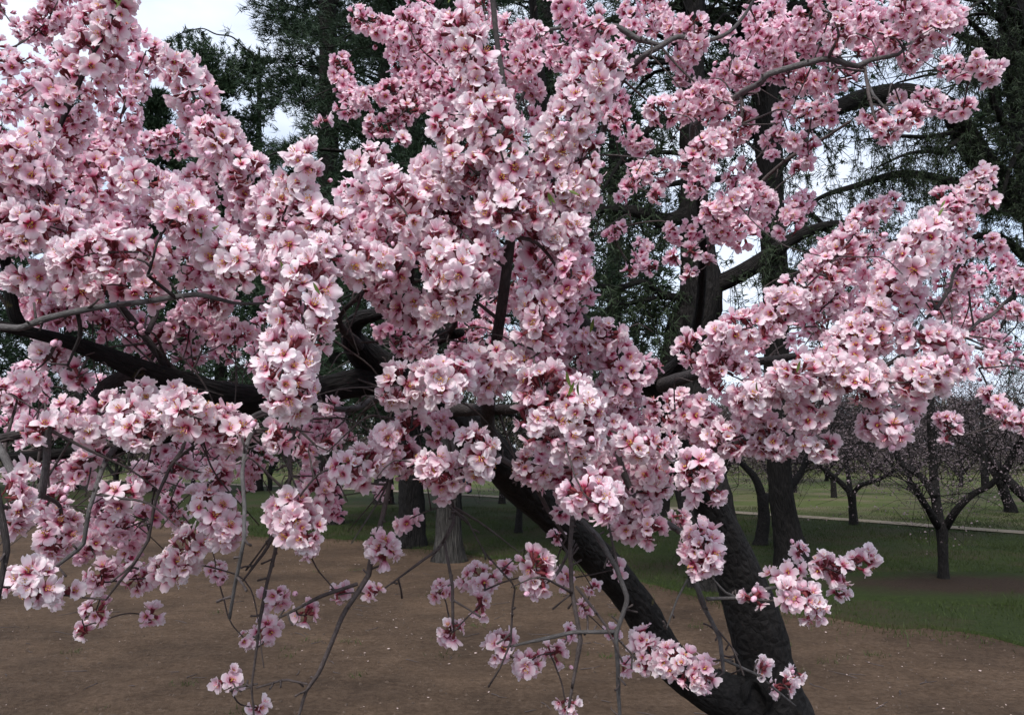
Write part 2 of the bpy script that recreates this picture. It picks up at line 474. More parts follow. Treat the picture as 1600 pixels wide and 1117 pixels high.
# bare ring of soil round the orchard tree standing in the near lawn
def soil_patch(cx, cy, rx, ry, label):
    n_ = 72
    th = np.linspace(0, 2 * np.pi, n_, endpoint=False)
    ks = [0.0, 0.25, 0.5, 0.7, 0.85, 1.0, 1.15]
    v, r_ = [], []
    for k in ks:
        for a_ in th:
            v.append([cx + rx * k * math.cos(a_), cy + ry * k * math.sin(a_), 0.034 if k < 1.1 else 0.0]); r_.append(k)
    q_ = np.array([[i * n_ + j, (i + 1) * n_ + j, (i + 1) * n_ + (j + 1) % n_, i * n_ + (j + 1) % n_] for i in range(1, len(ks) - 1) for j in range(n_)])
    c0 = len(v); v.append([cx, cy, 0.034]); r_.append(0)
    fan = np.array([[c0, n_ + j, n_ + (j + 1) % n_, n_ + (j + 2) % n_] for j in range(0, n_, 2)])
    tag(link('soil_patch', mesh_np('soil_patch', np.array(v), np.vstack([q_, fan]), [M_SOIL2], attrs={'r': r_})), label, kind='structure')
m, nt, b = material('worn_soil', 0.95, 0.1)
tc = nt.nodes.new('ShaderNodeTexCoord')
at = nt.nodes.new('ShaderNodeAttribute'); at.attribute_name = 'r'
n1 = noise(nt, 1.6, 6, 0.7, tc.outputs['Object']); n2 = noise(nt, 24, 6, 0.75, tc.outputs['Object'])
ad = nt.nodes.new('ShaderNodeMath'); ad.operation = 'MULTIPLY_ADD'
nt.links.new(n1.outputs['Fac'], ad.inputs[0]); ad.inputs[1].default_value = 1.1; nt.links.new(at.outputs['Fac'], ad.inputs[2])
mr_ = nt.nodes.new('ShaderNodeMapRange'); mr_.inputs['From Min'].default_value = 0.95; mr_.inputs['From Max'].default_value = 1.45
nt.links.new(ad.outputs[0], mr_.inputs['Value'])
so = ramp(nt, [(0.3, (0.017, 0.011, 0.008)), (0.7, (0.042, 0.028, 0.020))], n2.outputs['Fac'])
gr = ramp(nt, [(0.3, (0.014, 0.021, 0.007)), (0.7, (0.033, 0.046, 0.013))], n2.outputs['Fac'])  # rim grass takes the near lawn's green, painted tree shade included
nt.links.new(mixc(nt, mr_.outputs['Result'], so.outputs['Color'], gr.outputs['Color']), b.inputs['Base Color'])
bump(nt, b, n2.outputs['Fac'], 0.8, 0.03)
M_SOIL2 = m
g = G(1480, 912)
soil_patch(g[0] + 0.15, g[1] - 0.2, 2.3, 0.95, 'dark bare soil patch around the orchard tree in the near lawn')

# ---- grass blades, fallen petals, clods
def tri_blades(pos, h, w, lean=0.5):
    n = len(pos)
    a = rng.uniform(0, 2 * np.pi, n)
    side = np.stack([np.cos(a), np.sin(a), 0 * a], -1) * (w[:, None] / 2)
    la = rng.uniform(0, 2 * np.pi, n); lm = rng.uniform(0, lean, n)
    tip = np.stack([np.cos(la) * lm, np.sin(la) * lm, 1 + 0 * la], -1) * h[:, None]
    v = np.stack([pos - side, pos + side, pos + tip], 1).reshape(-1, 3)
    return v, np.arange(3 * n).reshape(-1, 3)
n = 210000
d = 6.5 + (22 - 6.5) * rng.uniform(0, 1, n) ** 0.8
x = rng.uniform(-0.72, 0.72, n) * d
ey = edge_y(x) + 0.30 * vnoise(np.c_[x, x * 0, x * 0], 2.3, 21) + 0.15 * vnoise(np.c_[x, x * 0, x * 0], 9.0, 22)
keep = (d > ey - rng.exponential(0.22, n)) & (np.abs(d - path_y(x)) > 0.45 + rng.uniform(0, 0.2, n))
gp = np.array([g[0] - 0.1, g[1] - 0.25])
keep &= (((x - gp[0]) / 1.9) ** 2 + ((d - gp[1]) / 0.85) ** 2 > rng.uniform(0.0, 1.7, n))
pp = np.stack([x, d, 0 * x], -1)
keep &= (vnoise(pp, 1.7, 40) + rng.normal(0, 0.5, n) > -0.55)
pp = pp[keep]
v, f = tri_blades(pp, rng.uniform(0.02, 0.05, len(pp)) * (1 + 1.4 * np.clip(vnoise(pp, 2.6, 44), 0, 1)), rng.uniform(0.004, 0.010, len(pp)), 0.9)
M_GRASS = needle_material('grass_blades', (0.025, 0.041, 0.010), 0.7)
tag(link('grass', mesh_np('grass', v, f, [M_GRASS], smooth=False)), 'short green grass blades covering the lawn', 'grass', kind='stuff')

n = 2600
d = rng.uniform(4.0, 12.5, n) ; x = rng.uniform(-0.72, 0.72, n) * d
k = d < edge_y(x) + 1.0
k &= (vnoise(np.c_[x, d, 0 * x], 1.1, 51) + rng.normal(0, 0.6, n) > 0.1)
x, d = x[k], d[k]; n = len(x)
z = soil_z(x, d) + 0.006
a = rng.uniform(0, 6.28, n); s = 0.003 + rng.exponential(0.003, n)
ca, sa = np.cos(a), np.sin(a)
quad = []
for (u_, v_) in ((-1, -0.1), (0, -0.7), (1, 0), (0.1, 0.7)):
    quad.append(np.stack([x + s * (u_ * ca - v_ * sa), d + s * (u_ * sa + v_ * ca), z + rng.uniform(0, 0.007, n)], -1))
v = np.stack(quad, 1).reshape(-1, 3)
M_FALLEN = plain('fallen_petal', (0.40, 0.31, 0.28), 0.8, 0.6, 40)
tag(link('fallen_petals', mesh_np('fallen_petals', v, np.arange(4 * n).reshape(-1, 4), [M_FALLEN], smooth=False)), 'pale fallen petals scattered over the brown soil', 'petals', kind='stuff')

# dry twigs and weeds on the soil
lit = Soup()
for _ in range(150):
    y0 = rng.uniform(4.2, 11); x0 = rng.uniform(-0.7, 0.7) * y0
    if y0 > edge_y(x0): continue
    a = rng.uniform(0, 6.28); L = rng.uniform(0.04, 0.22)
    pt = np.array([[x0 + math.cos(a) * L * t_ + rng.normal(0, 0.006), y0 + math.sin(a) * L * t_ + rng.normal(0, 0.006), 0] for t_ in (0, 0.35, 0.7, 1)])
    pt[:, 2] = soil_z(pt[:, 0], pt[:, 1]) + 0.004
    tv, tq, uv = tube(pt, np.linspace(0.0035, 0.0015, 4), 5); lit.add(tv, tq, 0, uv)
tag(link('twig_litter', lit.mesh('twig_litter', [M_TWIG])), 'thin dry twigs lying about on the bare soil', 'twigs', kind='stuff')
wp = []
for _ in range(70):
    y0 = rng.uniform(4.4, 11); x0 = rng.uniform(-0.72, 0.72) * y0
    if y0 > edge_y(x0): continue
    m_ = rng.integers(8, 40)
    wp.append(np.array([x0, y0, -0.018]) + rng.normal(0, 1, (m_, 3)) * np.array([0.05, 0.04, 0]))
wp = np.vstack(wp)
v, f = tri_blades(wp, rng.uniform(0.012, 0.05, len(wp)), rng.uniform(0.003, 0.008, len(wp)), 1.2)
tag(link('weeds', mesh_np('weeds', v, f, [M_GRASS], smooth=False)), 'small green weeds sprouting from the bare soil', 'weeds', kind='stuff')

n = 5000
d = rng.uniform(3.8, 12.5, n); x = rng.uniform(-0.75, 0.75, n) * d
z = soil_z(x, d)
s = rng.exponential(0.006, n) + 0.003
s = np.minimum(s, 0.014)
octa = np.array([[1, 0, 0], [0, 1, 0], [-1, 0, 0], [0, -1, 0], [0, 0, 0.8], [0, 0, -0.6]])
of = np.array([[0, 1, 4], [1, 2, 4], [2, 3, 4], [3, 0, 4], [1, 0, 5], [2, 1, 5], [3, 2, 5], [0, 3, 5]])
v = octa[None] * s[:, None, None] * rng.uniform(0.6, 1.4, (n, 6, 1)) + np.stack([x, d, z], -1)[:, None]
f = (of[None] + 6 * np.arange(n)[:, None, None]).reshape(-1, 3)
tag(link('soil_clods', mesh_np('soil_clods', v.reshape(-1, 3), f, [plain('clod', (0.075, 0.054, 0.041), 0.95, 0.5, 30)], smooth=False)), 'small clods and stones lying on the bare soil', 'clods', kind='stuff')

# ------------------------------------------------------------------ conifers behind
def tufts(pos, dirs, length, k, width, spread=0.8, droop=0.0):
    """k thin triangular needles at every position, fanned round the direction"""
    n = len(pos)
    pos = np.repeat(pos, k, 0); dirs = np.repeat(dirs, k, 0)
    L = np.repeat(np.broadcast_to(length, (n,)), k) * rng.uniform(0.6, 1.15, n * k)
    dd = norm(dirs + rng.normal(0, spread, (n * k, 3)) + np.array([0, 0, -droop]))
    sd = norm(np.cross(dd, rng.normal(size=(n * k, 3)))) * (width / 2) * rng.uniform(0.6, 1.4, (n * k, 1))
    base = pos + rng.normal(0, 0.15, (n * k, 3)) * L[:, None]
    v = np.stack([base - sd, base + sd, base + dd * L[:, None]], 1).reshape(-1, 3)
    return v, np.arange(3 * n * k).reshape(-1, 3)

def trunk_3d(rows, d, step=0.15):
    return px_curve([(x, y, d, w) for x, y, w in rows], step)

def conifer(label, group, rows, d, barkm, needlem, crown, nl, seed, limbs=(), hang=None, tuft=(0.16, 9, 0.0203), nt_=26, extra_dead=0):
    """rows: trunk as (px, py, width px); crown: (z from, z to, radius at bottom, radius at top); limbs traced as px rows"""
    global rng
    rng = np.random.default_rng(seed)
    pts, rad = trunk_3d(rows, d)
    if pts[0, 2] > 0.0:
        pts = np.vstack([[pts[0, 0], pts[0, 1], -0.05], pts]); rad = np.concatenate([[rad[0] * 1.1], rad])
    root = empty('conifer', (pts[0, 0], pts[0, 1], 0), label, 'tree', group)
    fl = 1 + 0.12 * np.exp(-np.maximum(pts[:, 2], 0) / 0.2)
    tube_obj('trunk', pts, rad * fl, barkm, root, 40, 0.06, 4, seed, 0.12)
    need_p, need_d = [], []
    sp = Soup()
    z0, z1, r0, r1 = crown
    for i in range(nl):
        z = z0 + (z1 - z0) * ((i + rng.uniform(0, 1)) / nl)
        k = np.argmin(np.abs(pts[:, 2] - z))
        base = pts[k] if pts[-1, 2] >= z else np.array([pts[-1, 0], pts[-1, 1], z])
        R = np.interp(z, [z0, z1], [r0, r1]) * rng.uniform(0.65, 1.1)
        a = rng.uniform(0, 6.283)
        out = np.array([math.cos(a), math.sin(a), 0])
        sag = rng.uniform(-0.15, 0.35)
        ctrl = [base, base + out * R * 0.4 + [0, 0, 0.12 * R], base + out * R * 0.75 + [0, 0, (0.10 - sag * 0.5) * R], base + out * R + [0, 0, -sag * R]]
        ctrl = np.array(ctrl) + rng.normal(0, 0.04 * R, (4, 3)) * np.array([[0], [1], [1], [1]])
        c = spline(ctrl, R / 4)
        rr = np.linspace(max(0.012, 0.02 * R), 0.005, len(c))
        tv, tq, uv = tube(c, rr, 3); sp.add(tv, tq, 0, uv)
        m_ = int(nt_ * 0.82)
        tt = rng.uniform(0.2, 1.0, m_) ** 0.7 * (len(c) - 1)
        i0 = np.minimum(tt.astype(int), len(c) - 2)
        pp = c[i0] + (c[i0 + 1] - c[i0]) * (tt - i0)[:, None]
        sprd = (0.16 if d < 25 else 0.30) * R * np.clip(tt / len(c), 0.3, 1) + 0.03 * (d / 12)
        pp = pp + rng.normal(0, 1, (m_, 3)) * sprd[:, None] * np.array([1, 1, 0.55])
        need_p.append(pp); need_d.append(norm(pp - base + [0, 0, 0.3]))
    for lr in limbs:
        c, rr = px_curve([(x, y, dd, w) for x, y, dd, w in lr], 0.12)
        tube_obj('branch', c, rr, barkm, root, 10, 0.08, 9, seed)
        if hang:
            hn, hl = hang
            for _ in range(int(hn * len(c) / 10)):
                b0 = c[rng.integers(int(len(c) * 0.15), len(c))]
                L = rng.uniform(0.3, 1.0) * hl
                sw = rng.normal(0, 0.22, 3); sw[2] = 0
                cc = spline(np.array([b0, b0 + sw * L + [0, 0, -0.15 * L], b0 + sw * 1.6 * L + [0, 0, -0.55 * L], b0 + sw * 1.5 * L + rng.normal(0, 0.06, 3) + [0, 0, -L]]), 0.14)
                tv, tq, uv = tube(cc, np.linspace(0.007, 0.002, len(cc)), 3); sp.add(tv, tq, 0, uv)
                for _k in range(3):
                    j0 = rng.integers(1, len(cc)); b1 = cc[j0]; sl = rng.uniform(0.1, 0.35)
                    dv = rng.normal(0, 0.6, 3) + [0, 0, -0.5]
                    c3 = np.array([b1, b1 + dv * sl * 0.5, b1 + dv * sl + [0, 0, -0.06]])
                    tv, tq, uv = tube(c3, np.array([0.004, 0.003, 0.0015]), 3); sp.add(tv, tq, 0, uv)
                    need_p.append(c3[1:]); need_d.append(norm(np.repeat(dv[None], 2, 0)))
                k2 = max(2, int(len(cc) * 1.2))
                pk = cc[rng.integers(1, len(cc), k2)] + rng.normal(0, 0.02, (k2, 3))
                need_p.append(pk); need_d.append(norm(rng.normal(0, 0.5, (k2, 3)) + [0, 0, -0.8]))
    o = link('twigs', sp.mesh('twigs', [barkm]), root); o['kind'] = 'stuff'
    L, k, w = tuft
    v, f = tufts(np.vstack(need_p), np.vstack(need_d), L, k, w, 0.75)
    o = link('crown', mesh_np('crown', v, f, [needlem], smooth=False), root); o['kind'] = 'stuff'
    return root

CG = 'conifers behind the blossom'
# tall dark conifers that close the middle of the picture
conifer('dark conifer with pale grey deeply split bark on the soil edge', CG, [(702, 872, 48), (700, 820, 38), (702, 700, 34), (706, 400, 30), (700, 0, 26), (700, -500, 8)], 11.6, M_GREYBARK, M_NEEDLE, (2.6, 11, 2.4, 1.2), 90, 1, tuft=(0.15, 13, 0.0110), nt_=70)
conifer('dark conifer with smooth black trunk beside the grey barked conifer', CG, [(642, 857, 46), (643, 800, 40), (640, 600, 36), (640, 0, 28), (640, -400, 8)], 13.2, M_PINEBARK, M_NEEDLE, (2.4, 12, 3.0, 1.6), 100, 2, tuft=(0.16, 13, 0.0120), nt_=72)
conifer('broad dark conifer behind the grey barked one, dense to its foot', CG, [(515, 818, 40), (515, 600, 36), (512, 0, 26), (512, -300, 8)], 17, M_PINEBARK, M_NEEDLE, (1.8, 15, 1.75, 1.3), 120, 3, tuft=(0.2, 13, 0.0180), nt_=70)
conifer('dense dark conifer behind the arching bare limb of the cedar', CG, [(850, 806, 40), (850, 600, 36), (850, 0, 26), (850, -300, 8)], 18.5, M_PINEBARK, M_NEEDLE, (1.8, 15, 2.6, 1.8), 110, 4, tuft=(0.22, 10, 0.0260), nt_=66)
conifer('far broad conifer filling the gap behind the two dark trunks', CG, [(600, 786, 30), (600, 300, 22), (600, -300, 6)], 23, M_PINEBARK, M_NEEDLE, (1.2, 19, 3.0, 2.0), 120, 5, tuft=(0.3, 10, 0.0400), nt_=52)
conifer('far conifer seen between the cedar trunk and the dense dark crown', CG, [(960, 778, 26), (960, 300, 20), (960, 60, 6)], 26, M_PINEBARK, M_NEEDLE, (1.0, 15, 2.6, 1.2), 80, 6, tuft=(0.3, 8, 0.0580), nt_=40)
# the lighter, lower pines beyond on the far lawn
conifer('lighter green pine with sky showing through under the arching bare twig', CG, [(345, 772, 22), (345, 400, 16), (340, 130, 4)], 29, M_PINEBARK, M_NEEDLE2, (2.0, 15.9, 2.4, 0.7), 130, 7, tuft=(0.22, 8, 0.0377), nt_=62)
conifer('lighter green pine rising above the soft drooping one by the sky gap', CG, [(400, 768, 22), (402, 400, 14), (405, 150, 7), (405, 75, 3)], 30, M_PINEBARK, M_NEEDLE2, (2.0, 16.2, 1.0, 0.5), 80, 8, limbs=[[(404, 140, 30, 4), (398, 92, 29.8, 3), (380, 74, 29.6, 2.6), (362, 58, 29.5, 2.4), (338, 54, 29.5, 2.2), (316, 45, 29.3, 1.8), (292, 50, 29.2, 1.5), (275, 57, 29.2, 1.2), (257, 76, 29.1, 0.8)]], hang=(5, 1.2), tuft=(0.20, 8, 0.0377), nt_=44)
conifer('dark pine with a pointed top beside the lighter green pine', CG, [(245, 770, 22), (245, 400, 16), (245, 175, 4)], 30, M_PINEBARK, M_NEEDLE, (1.5, 14.8, 2.6, 0.3), 140, 9, tuft=(0.25, 8, 0.0435), nt_=56)
conifer('low dark pine half hidden behind the thick pink shoot', CG, [(110, 770, 22), (110, 400, 16), (105, 150, 4)], 31, M_PINEBARK, M_NEEDLE, (1.5, 15.4, 2.8, 0.4), 130, 10, tuft=(0.25, 8, 0.0435), nt_=56)
conifer('low dark pine behind the loose shoots at the end of the row', CG, [(-20, 770, 22), (-20, 400, 16), (-20, 190, 4)], 31, M_PINEBARK, M_NEEDLE, (1.5, 14.4, 3.0, 0.5), 120, 12, tuft=(0.25, 8, 0.0435), nt_=56)
# the two conifers whose dark trunks stand right behind the almond trunk
conifer('tall conifer with a straight furrowed grey trunk behind the almond trunk', CG,
        [(1240, 888, 54), (1230, 830, 43), (1219, 760, 37), (1213, 600, 36), (1212, 450, 38), (1200, 250, 36), (1190, 0, 36), (1185, -500, 16)], 10.9, M_PINEBARK, M_CEDAR, (6.3, 13, 2.6, 1.6), 90, 14,
        limbs=[[(1205, 300, 10.9, 16), (1150, 280, 10.6, 12), (1040, 290, 10.2, 8), (960, 330, 9.9, 4)], [(1200, 90, 10.9, 22), (1130, 30, 10.7, 18), (1060, 10, 10.4, 14), (960, 30, 10.1, 8), (880, 60, 10, 4)],
               [(1205, 330, 10.9, 10), (1260, 330, 11, 8), (1330, 400, 11.2, 6), (1380, 470, 11.3, 3)], [(1208, 420, 10.9, 10), (1290, 440, 11.4, 7), (1350, 500, 11.6, 3)],
               [(1200, 200, 10.9, 12), (1110, 240, 11.4, 9), (1010, 240, 12, 6), (930, 280, 12.3, 3)]], hang=(11, 1.4), tuft=(0.12, 6, 0.0130), nt_=30)
conifer('leaning black cedar trunk forking behind the hanging pink clusters', CG,
        [(1128, 912, 96), (1096, 760, 80), (1066, 620, 74), (1072, 540, 68), (1094, 460, 66), (1086, 350, 46), (1082, 200, 38), (1084, 0, 32), (1090, -500, 14)], 9.3, M_PINEBARK, M_CEDAR, (5.9, 10.5, 2.0, 1.4), 64, 15,
        limbs=[[(1098, 452, 9.3, 32), (1140, 436, 9.2, 28), (1190, 408, 9.1, 26), (1240, 372, 9.0, 20), (1300, 350, 8.9, 12), (1370, 350, 8.8, 6)],
               [(1090, 466, 9.3, 12), (1040, 462, 9.1, 12), (1005, 440, 9.0, 10), (965, 450, 8.9, 9), (925, 440, 8.8, 6), (905, 400, 8.7, 4)],
               [(1050, 462, 9.2, 8), (1000, 470, 9.0, 7), (950, 480, 8.9, 3)],
               [(1084, 330, 9.3, 24), (1040, 345, 9.2, 24), (990, 330, 9.1, 18), (930, 330, 9.0, 10), (900, 360, 8.9, 4)],
               [(1083, 170, 9.3, 16), (1030, 190, 9.2, 12), (980, 240, 9.1, 8), (940, 300, 9.0, 4)]], hang=(15, 1.0), tuft=(0.12, 6, 0.0130), nt_=30)
# the conifer with curved black limbs against the sky
conifer('big spreading cedar with curved black limbs against the sky', CG,
        [(1700, 842, 90), (1688, 700, 74), (1660, 500, 66), (1630, 320, 60), (1604, 160, 50), (1584, 0, 42), (1560, -400, 20)], 13.5, M_PINEBARK, M_CEDAR, (7.6, 14, 2.8, 2.0), 90, 16,
        limbs=[[(1632, 340, 13.5, 40), (1600, 325, 13.4, 40), (1560, 285, 13.2, 38), (1525, 240, 13.0, 40), (1497, 195, 12.8, 34), (1480, 165, 12.6, 28), (1430, 148, 12.4, 30), (1370, 150, 12.2, 30), (1310, 168, 12.0, 24), (1262, 205, 11.8, 12), (1225, 260, 11.6, 6)],
               [(1625, 330, 13.5, 22), (1550, 300, 13.0, 18), (1480, 282, 12.6, 15), (1410, 272, 12.2, 13), (1340, 290, 11.9, 10), (1280, 310, 11.6, 7), (1240, 350, 11.4, 3)],
               [(1500, 205, 12.8, 9), (1450, 214, 12.4, 7), (1400, 213, 12.0, 5), (1350, 218, 11.8, 3)],
               [(1505, 215, 12.8, 10), (1470, 235, 12.3, 7), (1420, 240, 12.0, 5), (1370, 262, 11.8, 3)],
               [(1600, 130, 13.5, 16), (1560, 90, 13.2, 14), (1510, 60, 13, 12), (1450, 40, 12.6, 8), (1390, 60, 12.2, 4)],
               [(1605, 180, 13.5, 14), (1570, 110, 12.9, 12), (1540, 60, 12.5, 9), (1500, 20, 12.2, 5)],
               [(1615, 250, 13.5, 14), (1580, 210, 12.8, 12), (1550, 150, 12.4, 9), (1560, 60, 12.0, 5)],
               [(1625, 300, 13.5, 14), (1600, 230, 12.6, 10), (1580, 260, 12.2, 7), (1560, 330, 12, 4)],
               [(1600, 100, 13.5, 14), (1590, 20, 12.8, 10), (1560, -20, 12.4, 7), (1520, -10, 12.2, 4)],
               [(1620, 260, 13.5, 14), (1640, 330, 12.5, 10), (1600, 430, 12, 7), (1560, 520, 11.6, 4)],
               [(1620, 420, 13.4, 16), (1560, 370, 13, 12), (1500, 380, 12.6, 8), (1440, 430, 12.2, 4)],
               [(1640, 500, 13.4, 16), (1590, 420, 13, 12), (1540, 430, 12.6, 8), (1500, 480, 12.2, 4)]], hang=(13, 1.5), tuft=(0.11, 6, 0.0116), nt_=30)

conifer('dense dark conifer standing behind the spreading cedar', CG, [(1640, 800, 34), (1640, 400, 30), (1640, 0, 22), (1640, -300, 8)], 20, M_PINEBARK, M_NEEDLE, (7.4, 17, 2.4, 1.8), 90, 17, tuft=(0.2, 9, 0.0406), nt_=60)
conifer('dark conifer deep behind the furrowed trunk, seen above the pink sprays', CG, [(1222, 770, 24), (1214, 300, 20), (1205, -300, 6)], 28, M_PINEBARK, M_NEEDLE, (13.2, 22, 4.2, 2.4), 90, 18, tuft=(0.3, 9, 0.0580), nt_=56)
# ------------------------------------------------------------------ the orchard trees on the lawns
M_FARBLOSSOM = plain('far_blossom', (0.13, 0.100, 0.108), 0.8, 0.6, 2.2)
OG = 'bare-limbed orchard trees on the lawns'

def orchard_tree(label, base_px, rows_list, d, seed, crown_r, crown_z, ntwig=420, nfl=9000, fl=0.05):
    """rows_list: [trunk rows, branch rows ...] as (px, py, width px); the crown is a haze of twigs and blossom above"""
    global rng
    rng = np.random.default_rng(seed)
    b = G(*base_px)
    root = empty('orchard_tree', (b[0], b[1], 0), label, 'tree', OG)
    ends = []
    for k, rows in enumerate(rows_list):
        c, rr = px_curve([(x, y, d + (dd if k else 0), w) for (x, y, w, dd) in [(r + (0,))[:4] if len(r) == 3 else r for r in rows]], 0.10)
        if k == 0:
            c = np.vstack([[c[0, 0], c[0, 1], -0.05], c]); rr = np.concatenate([[rr[0]], rr])
            rr = rr * (1 + 0.25 * np.exp(-np.maximum(c[:, 2], 0) / 0.06))
        tube_obj('trunk' if k == 0 else 'branch', c, rr, M_ORCHBARK, root, 12, 0.10, 9, seed + k)
        if k: ends += [c[int((len(c) - 1) * f)] for f in (0.75, 0.9, 1.0)]
    cx = np.mean([e_[0] for e_ in ends]); cy = b[1]
    sp = Soup(); fp = []
    pool = [(e_, 0) for e_ in ends] * 2
    cen = np.mean(ends, axis=0)
    nn = int(ntwig * 1.7)
    for i in range(nn):
        s, gen = pool[rng.integers(len(pool))]
        out = s - cen; out[2] = abs(out[2]) * 0.4
        dv = norm(norm(out + 1e-3) * 0.7 + rng.normal(0, 0.75, 3) + [0, 0, 0.55])
        L = crown_r * rng.uniform(0.30, 0.62) * 0.85 ** gen
        sd_ = rng.normal(0, 0.35, 3)
        e_ = s + dv * L + np.array([0, 0, -0.10 * L])
        mid = s + dv * L * 0.5 + sd_ * L * 0.3
        cc = spline(np.array([s, mid, e_]), 0.3)
        tv, tq, uv = tube(cc, np.linspace(0.009 * 0.72 ** gen, 0.0022, len(cc)) * (d / 16) ** 0.5, 3); sp.add(tv, tq, 0, uv)
        if gen < 4 and e_[2] < cen[2] + crown_z * 1.1:
            pool += [(mid, gen + 1), (e_, gen + 1)]
        m_ = max(1, int(0.9 * nfl / nn))
        fp.append(cc[rng.integers(1, len(cc), m_)] + rng.normal(0, 0.08, (m_, 3)))
    o = link('twigs', sp.mesh('twigs', [M_ORCHBARK]), root); o['kind'] = 'stuff'
    fp = np.vstack(fp); n = len(fp)
    u_ = norm(rng.normal(size=(n, 3))); w_ = norm(np.cross(u_, rng.normal(size=(n, 3))))
    s = (0.76 * fl * rng.uniform(0.4, 1.0, n) / 2)[:, None]
    v = np.stack([fp - u_ * s * 1.2, fp - w_ * s, fp + w_ * s + u_ * s * 0.7], 1).reshape(-1, 3)
    o = link('crown', mesh_np('crown', v, np.arange(3 * n).reshape(-1, 3), [M_FARBLOSSOM], smooth=False), root); o['kind'] = 'stuff'

orchard_tree('orchard tree forking low into three black limbs, in the dark soil patch', (1475, 908),
             [[(1475, 908, 17), (1473, 860, 15), (1471, 815, 18)],
              [(1470, 826, 15), (1461, 770, 14, 0.1), (1458, 720, 12, 0.2), (1455, 660, 12, 0.2), (1452, 580, 8, 0.3)],
              [(1466, 822, 13), (1450, 795, 11, -0.2), (1436, 772, 10, -0.3), (1428, 756, 8, -0.3)],
              [(1460, 775, 12), (1440, 745, 11, 0.2), (1410, 725, 10, 0.4), (1392, 695, 8, 0.5), (1370, 660, 5, 0.6)],
              [(1477, 824, 13), (1496, 795, 11, -0.2), (1520, 772, 10, -0.3), (1548, 757, 9, -0.4), (1570, 730, 8, -0.5), (1590, 690, 5, -0.6)],
              [(1540, 762, 12, -0.35), (1536, 700, 8, -0.2), (1534, 640, 5, 0)]], 9.7, 31, 1.7, 1.9, 520, 15000, 0.04)
orchard_tree('slender orchard tree standing on the far edge of the pale path', (1335, 820),
             [[(1334, 820, 14), (1332, 790, 12), (1330, 770, 14)],
              [(1330, 772, 9), (1312, 752, 8, 0.1), (1290, 735, 6, 0.2), (1265, 715, 4, 0.4)],
              [(1332, 772, 8), (1345, 758, 7, -0.2), (1370, 750, 6, -0.3), (1398, 735, 4, -0.4)],
              [(1330, 772, 8), (1325, 740, 7, 0.2), (1320, 700, 5, 0.4)]], 16.7, 32, 2.3, 2.6, 420, 13000, 0.055)
orchard_tree('orchard tree with a bowed black trunk next to the furrowed conifer', (1187, 850),
             [[(1188, 852, 22), (1194, 810, 18), (1192, 775, 18)],
              [(1192, 780, 14), (1182, 750, 12, 0.1), (1165, 730, 10, 0.2), (1130, 700, 6, 0.4)],
              [(1193, 778, 13), (1222, 770, 12, 0.3), (1248, 745, 10, 0.5), (1265, 705, 7, 0.7)]], 13.3, 33, 1.8, 1.8, 260, 6000, 0.055)
orchard_tree('small orchard tree far out on the dry lawn behind the slender one', (1302, 777),
             [[(1303, 777, 9), (1302, 755, 8), (1300, 745, 8)], [(1300, 748, 6), (1285, 730, 5, 0), (1270, 705, 3, 0)], [(1301, 748, 6), (1318, 728, 5, 0), (1335, 700, 3, 0)]], 26, 34, 2.6, 2.4, 240, 7000, 0.08)
orchard_tree('leaning orchard trunk on the dry lawn near the spreading cedar', (1580, 798),
             [[(1580, 798, 17), (1570, 770, 15), (1562, 750, 15)], [(1562, 752, 11), (1545, 725, 9, 0.2), (1530, 690, 6, 0.5)], [(1563, 752, 10), (1580, 720, 8, -0.3), (1600, 680, 5, -0.6)]], 20, 35, 2.8, 3.0, 420, 14000, 0.065)
orchard_tree('orchard tree reaching in with one thick slanting limb over the path', (1690, 868),
             [[(1690, 868, 28), (1680, 830, 26), (1670, 810, 26)], [(1672, 812, 20), (1620, 790, 17, 0), (1580, 755, 15, 0.1), (1545, 715, 11, 0.2), (1500, 690, 7, 0.4)], [(1670, 815, 18), (1690, 750, 14, 0.2), (1720, 680, 9, 0.3)]], 11.9, 36, 2.2, 2.4, 420, 14000, 0.045)
orchard_tree('orchard trunk seen between the two almond limbs', (1040, 806),
             [[(1040, 806, 14), (1041, 770, 12), (1040, 745, 13)], [(1040, 748, 9), (1022, 720, 8, 0), (1000, 690, 5, 0)], [(1041, 748, 9), (1060, 720, 8, 0), (1085, 690, 5, 0)]], 18.9, 37, 2.0, 2.0, 240, 5000, 0.065)
orchard_tree('orchard trunk behind the big almond limb, at the path', (784, 786),
             [[(784, 786, 11), (785, 765, 10), (786, 750, 11)], [(786, 752, 8), (770, 730, 7, 0), (745, 700, 4, 0)], [(786, 752, 8), (805, 730, 7, 0), (830, 705, 4, 0)]], 23.3, 38, 2.4, 2.2, 240, 6000, 0.075)
orchard_tree('thin dark orchard trunk close behind the grey barked conifer', (717, 812),
             [[(717, 812, 13), (716, 780, 11), (717, 750, 12)], [(717, 752, 9), (705, 720, 7, 0), (690, 690, 4, 0)], [(717, 752, 8), (735, 725, 7, 0), (765, 700, 4, 0)]], 17.9, 39, 1.9, 2.0, 220, 5000, 0.065)
orchard_tree('thin straight orchard trunk between the grey barked conifer and the almond limb', (808, 832),
             [[(810, 832, 12), (812, 790, 10), (812, 755, 12)], [(812, 758, 8), (800, 730, 7, 0), (780, 700, 4, 0)], [(812, 758, 8), (830, 735, 7, 0), (860, 715, 4, 0)]], 15.2, 40, 1.6, 1.6, 200, 4000, 0.055)
frow = [(1240, 771, 29), (1420, 768, 31), (1500, 764, 33), (1640, 775, 27), (1130, 768, 31), (1360, 760, 36), (930, 768, 31), (420, 768, 30), (300, 766, 31), (180, 768, 30), (60, 765, 32), (480, 760, 36), (1560, 758, 38), (1290, 757, 39), (1200, 757, 40)]
